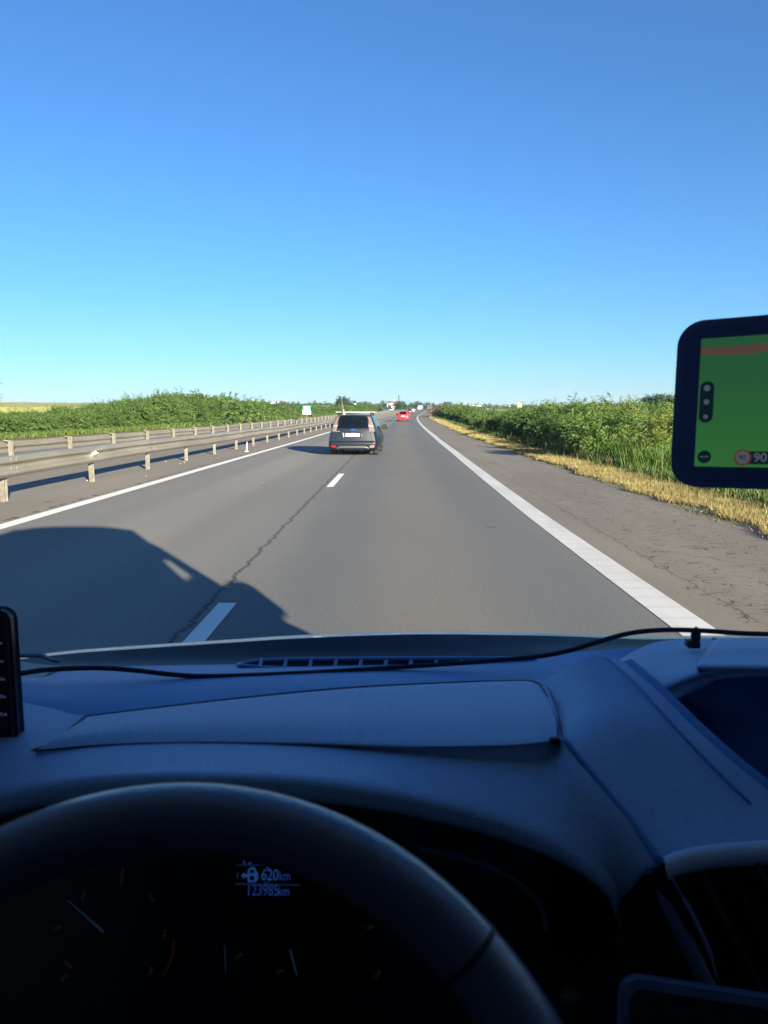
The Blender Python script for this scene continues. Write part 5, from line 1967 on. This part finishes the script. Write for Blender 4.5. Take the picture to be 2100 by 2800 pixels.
# navigation screen
pl_, pr_ = Vector(unproj(1455, 870, .655)), Vector(unproj(1659, 872, .615))
e1 = (pr_ - pl_).normalized()
e2 = (Vector(unproj(1475, 730, .655)) - Vector(unproj(1450, 1010, .645))).normalized()
e3 = e1.cross(e2).normalized()
if e3.y > 0: e3 = -e3
e2 = e3.cross(e1).normalized()
if e2.z < 0: e2 = -e2
bl_, tl_ = Vector(unproj(1458, 1040, .645)), Vector(unproj(1474, 703, .655))
gh = (tl_ - bl_).dot(e2)
gw = gh * 1.62
lean = math.atan2((tl_ - bl_).dot(e1), gh)
org = (bl_ + tl_) / 2
Mg = Matrix((( *e1, 0), (*e2, 0), (*e3, 0), (0, 0, 0, 1))).transposed()
Mg.translation = org
Mg = Mg @ Matrix.Rotation(-lean, 4, 'Z')
nav = empty('navigation_device', (0, 0, 0), 0, 'dash mounted navigation device with a green map on its screen', 'navigation device')
nav.matrix_world = Mg


def nav_part(name, outline, z0, z1, m, parent=None, bevel=0.0, seg=2):
    return MB().extrude(outline, z0, z1, 'xy').build(name, m, parent or nav, bevel=bevel, seg=seg)


def shifted(o, dx, dy): return [(a + dx, b + dy) for a, b in o]


M['nav_body'] = mat('navigation_housing', (.07, .12, .27), .4, spec=.5)
M['nav_glass'] = mat('navigation_glass', (.05, .09, .22), .4, spec=.5)
k_ = gh / 345.0                     # metres per photo pixel on the device
nav_part('housing', shifted(rounded(gw, gh, gh * .13, 8), gw / 2, 0), -.016, -.001, M['nav_body'], bevel=.004, seg=3)
nav_part('front_glass', shifted(rounded(gw - .004, gh - .004, gh * .12, 8), gw / 2, 0), -.001, .0005, M['nav_glass'])
mx0, mx1, my0, my1 = 41 * k_, gw - 40 * k_, -gh / 2 + 34 * k_, gh / 2 - 32 * k_
# screen: procedural map
m, nt, b = nmat('map_screen')
tc = N(nt, 'ShaderNodeTexCoord')
spx = N(nt, 'ShaderNodeSeparateXYZ')
nt.links.new(tc.outputs['Object'], spx.inputs[0])
yy = spx.outputs[1]
n_ = noise(nt, tc.outputs['Object'], 9, 2)
c = mixcol(nt, ramp01(nt, math_node(nt, 'ADD', yy, math_node(nt, 'MULTIPLY', n_, .012)), my0 + .0, my1 - .02), (.042, .20, .045), (.024, .125, .05))  # map green, with veiling glare painted in as a brighter lower part
band = math_node(nt, 'ADD', yy, math_node(nt, 'MULTIPLY', math_node(nt, 'SINE', math_node(nt, 'MULTIPLY', spx.outputs[0], 40)), .0022))
b1 = math_node(nt, 'MULTIPLY', math_node(nt, 'GREATER_THAN', band, my1 - 33 * k_), math_node(nt, 'LESS_THAN', band, my1 - 14 * k_))
c = mixcol(nt, b1, c, (.12, .07, .055))
nt.links.new(c, b.inputs['Emission Color'])
b.inputs['Emission Strength'].default_value = .165
b.inputs['Base Color'].default_value = (.01, .01, .01, 1)
b.inputs['Roughness'].default_value = .35
scr = nav_part('screen', [(mx0, my0), (mx1, my0), (mx1, my1), (mx0, my1)], .0006, .0010, m)
ic = emit('icon_dark', (.004, .022, .034), .10)
iw = emit('icon_pale', (.16, .2, .24), .10)
ir = emit('icon_red', (.22, .05, .055), .10)
def sc_poly(outl, cx, cy, name, mm, z=.0012):
    return nav_part(name, shifted(outl, cx, cy), z, z + .0002, mm, scr)
px_ = lambda p: p * k_
cxp, cyp = mx0 + px_(18), px_(2)
sc_poly(rounded(px_(29), px_(90), px_(14), 6), cxp, cyp, 'side_pill', ic)
for q, s in ((30, 7), (0, 6), (-32, 5)):
    sc_poly([(px_(s) * math.cos(t), px_(s) * math.sin(t)) for t in np.linspace(0, 6.28, 9)[:-1]], cxp, cyp + px_(q), 'pill_icon', iw, .0016)
circ = lambda r: [(px_(r) * math.cos(t), px_(r) * math.sin(t)) for t in np.linspace(0, 6.283, 25)[:-1]]
sc_poly(circ(14), mx0 + px_(20), my0 + px_(21), 'menu_button', ic)
for q in (-6, 0, 6):
    sc_poly(circ(2), mx0 + px_(20 + q), my0 + px_(21), 'menu_dot', iw, .0016)
sc_poly(rounded(px_(110), px_(27), px_(4), 4), mx0 + px_(155), my0 + px_(20), 'speed_box', ic)
sc_poly(circ(17.5), mx0 + px_(97), my0 + px_(20), 'limit_ring', ir, .0016)
sc_poly(circ(13.5), mx0 + px_(97), my0 + px_(20), 'limit_face', iw, .0020)
text('limit_text', '90', px_(15), ic, scr, Matrix.Translation((mx0 + px_(97), my0 + px_(20), .0024)), .0001)
text('speed_text', '90', px_(26), iw, scr, Matrix.Translation((mx0 + px_(131), my0 + px_(20), .0016)), .0001, bold=.0002)
text('speed_unit', 'km/h', px_(9), iw, scr, Matrix.Translation((mx0 + px_(160), my0 + px_(17), .0016)), .0001)
mt = MB().lathe([(.022, -.05), (.018, -.03), (.012, -.016), (0, -.016)], 'z', 16, (gw * .55, 0, 0))
mt.tube([(gw * .55, 0, -.03), (gw * .56, -.05, -.045), (gw * .57, -.13, -.06), (gw * .57, -gh * .5 - .17, -.07)], .011, 8)
mt.build('mount_arm', M['rubber'], nav, True)

# ribbed black holder at the other edge of the dash
hp = [Vector(unproj(x, y, .56)) for x, y in ((-110, 1318), (40, 1318), (28, 1602), (-122, 1602))]
h1 = (hp[1] - hp[0]).normalized()
h2 = (hp[1] - hp[2]).normalized()
h3 = h1.cross(h2).normalized()
h2 = h3.cross(h1)
hw_, hh_ = (hp[1] - hp[0]).length, (hp[1] - hp[2]).dot(h2)
Mh = Matrix(((*h1, 0), (*h2, 0), (*h3, 0), (0, 0, 0, 1))).transposed()
Mh.translation = (hp[0] + hp[1] + hp[2] + hp[3]) / 4
hold = empty('device_holder', (0, 0, 0), 0, 'black upright holder crossed by five thin pale bars at the dash edge opposite the screen', 'holder')
hold.matrix_world = Mh
MB().extrude(rounded(hw_, hh_, .008, 6), -.006, .004, 'xy').build('backplate', M['piano'], hold, bevel=.0015)
edge = MB()
ol, il = rounded(hw_, hh_, .008, 6), rounded(hw_ - .006, hh_ - .006, .006, 6)
n = len(ol)
edge.add([(a, c, .0045) for a, c in ol] + [(a, c, .0045) for a, c in il], [(i, (i + 1) % n, (i + 1) % n + n, i + n) for i in range(n)])
edge.build('edge_trim', mat('dark_chrome', (.07, .075, .08), .3, .5), hold)
for yp_ in (1382, 1421, 1458.5, 1496.5, 1535):
    yv = hh_ / 2 - (yp_ - 1318) / 284 * hh_
    mb = MB().tube([(-hw_ / 2 + .004, yv, .0055), (hw_ / 2 - .006, yv, .0055)], .0016, 8)
    mb.lathe([(0, -.0012), (.0022, 0), (0, .0022)], 'z', 10, (hw_ / 2 - .006, yv, .0065))
    mb.build('bar', M['chrome'], hold, True)
MB().tube([(0, -hh_ * .2, -.004), (0, -hh_ * .75, -.035)], .01, 8).build('holder_foot', M['rubber'], hold)

# phone lying in the lower holder
q0, q1 = Vector(unproj(1362, 2122, .405)), Vector(unproj(1659, 2168, .395))
g1 = (q1 - q0).normalized()
g2 = Vector((0, .35, .94)); g3 = g1.cross(g2).normalized(); g2 = g3.cross(g1).normalized()
Mp = Matrix(((*g1, 0), (*g2, 0), (*g3, 0), (0, 0, 0, 1))).transposed()
Mp.translation = q0
ph = empty('phone', (0, 0, 0), 0, 'dark phone with a blue grey metal edge, lowest object beside the steering wheel', 'phone')
ph.matrix_world = Mp
MB().extrude(shifted(rounded(.155, .074, .009, 6), .075, -.037), -.0085, 0, 'xy').build('frame', mat('phone_metal', (.11, .18, .36), .35, .1), ph, bevel=.0028)
MB().extrude(shifted(rounded(.150, .069, .008, 6), .075, -.037), 0, .0006, 'xy').build('screen', M['piano'], ph)
hole = MB()
for xx in (.030, .053):
    hole.lathe([(0, .0002), (.0016, .0002)], 'y', 10, (xx, 0, -.0042))
hole.build('speaker_hole', M['dash_black'], ph)
MB().tube([(.08, -.03, -.008), (.09, -.05, -.04), (.09, -.07, -.06)], .012, 8).build('holder_arm', M['rubber'], ph, True)

# ------------------------------------------------------------------ haze
mh = bpy.data.materials.new('haze_air')
mh.use_nodes = True
nth = mh.node_tree
nth.nodes.remove(nth.nodes['Principled BSDF'])
pv = nth.nodes.new('ShaderNodeVolumePrincipled')
pv.inputs['Color'].default_value = (.55, .72, .95, 1)
pv.inputs['Density'].default_value = .00011
pv.inputs['Anisotropy'].default_value = 0.0
nth.links.new(pv.outputs[0], nth.nodes['Material Output'].inputs['Volume'])
hz = MB().box((0, 2150, 36), (5200, 4500, 84)).build('haze', mh)
tag(hz, kind='stuff')
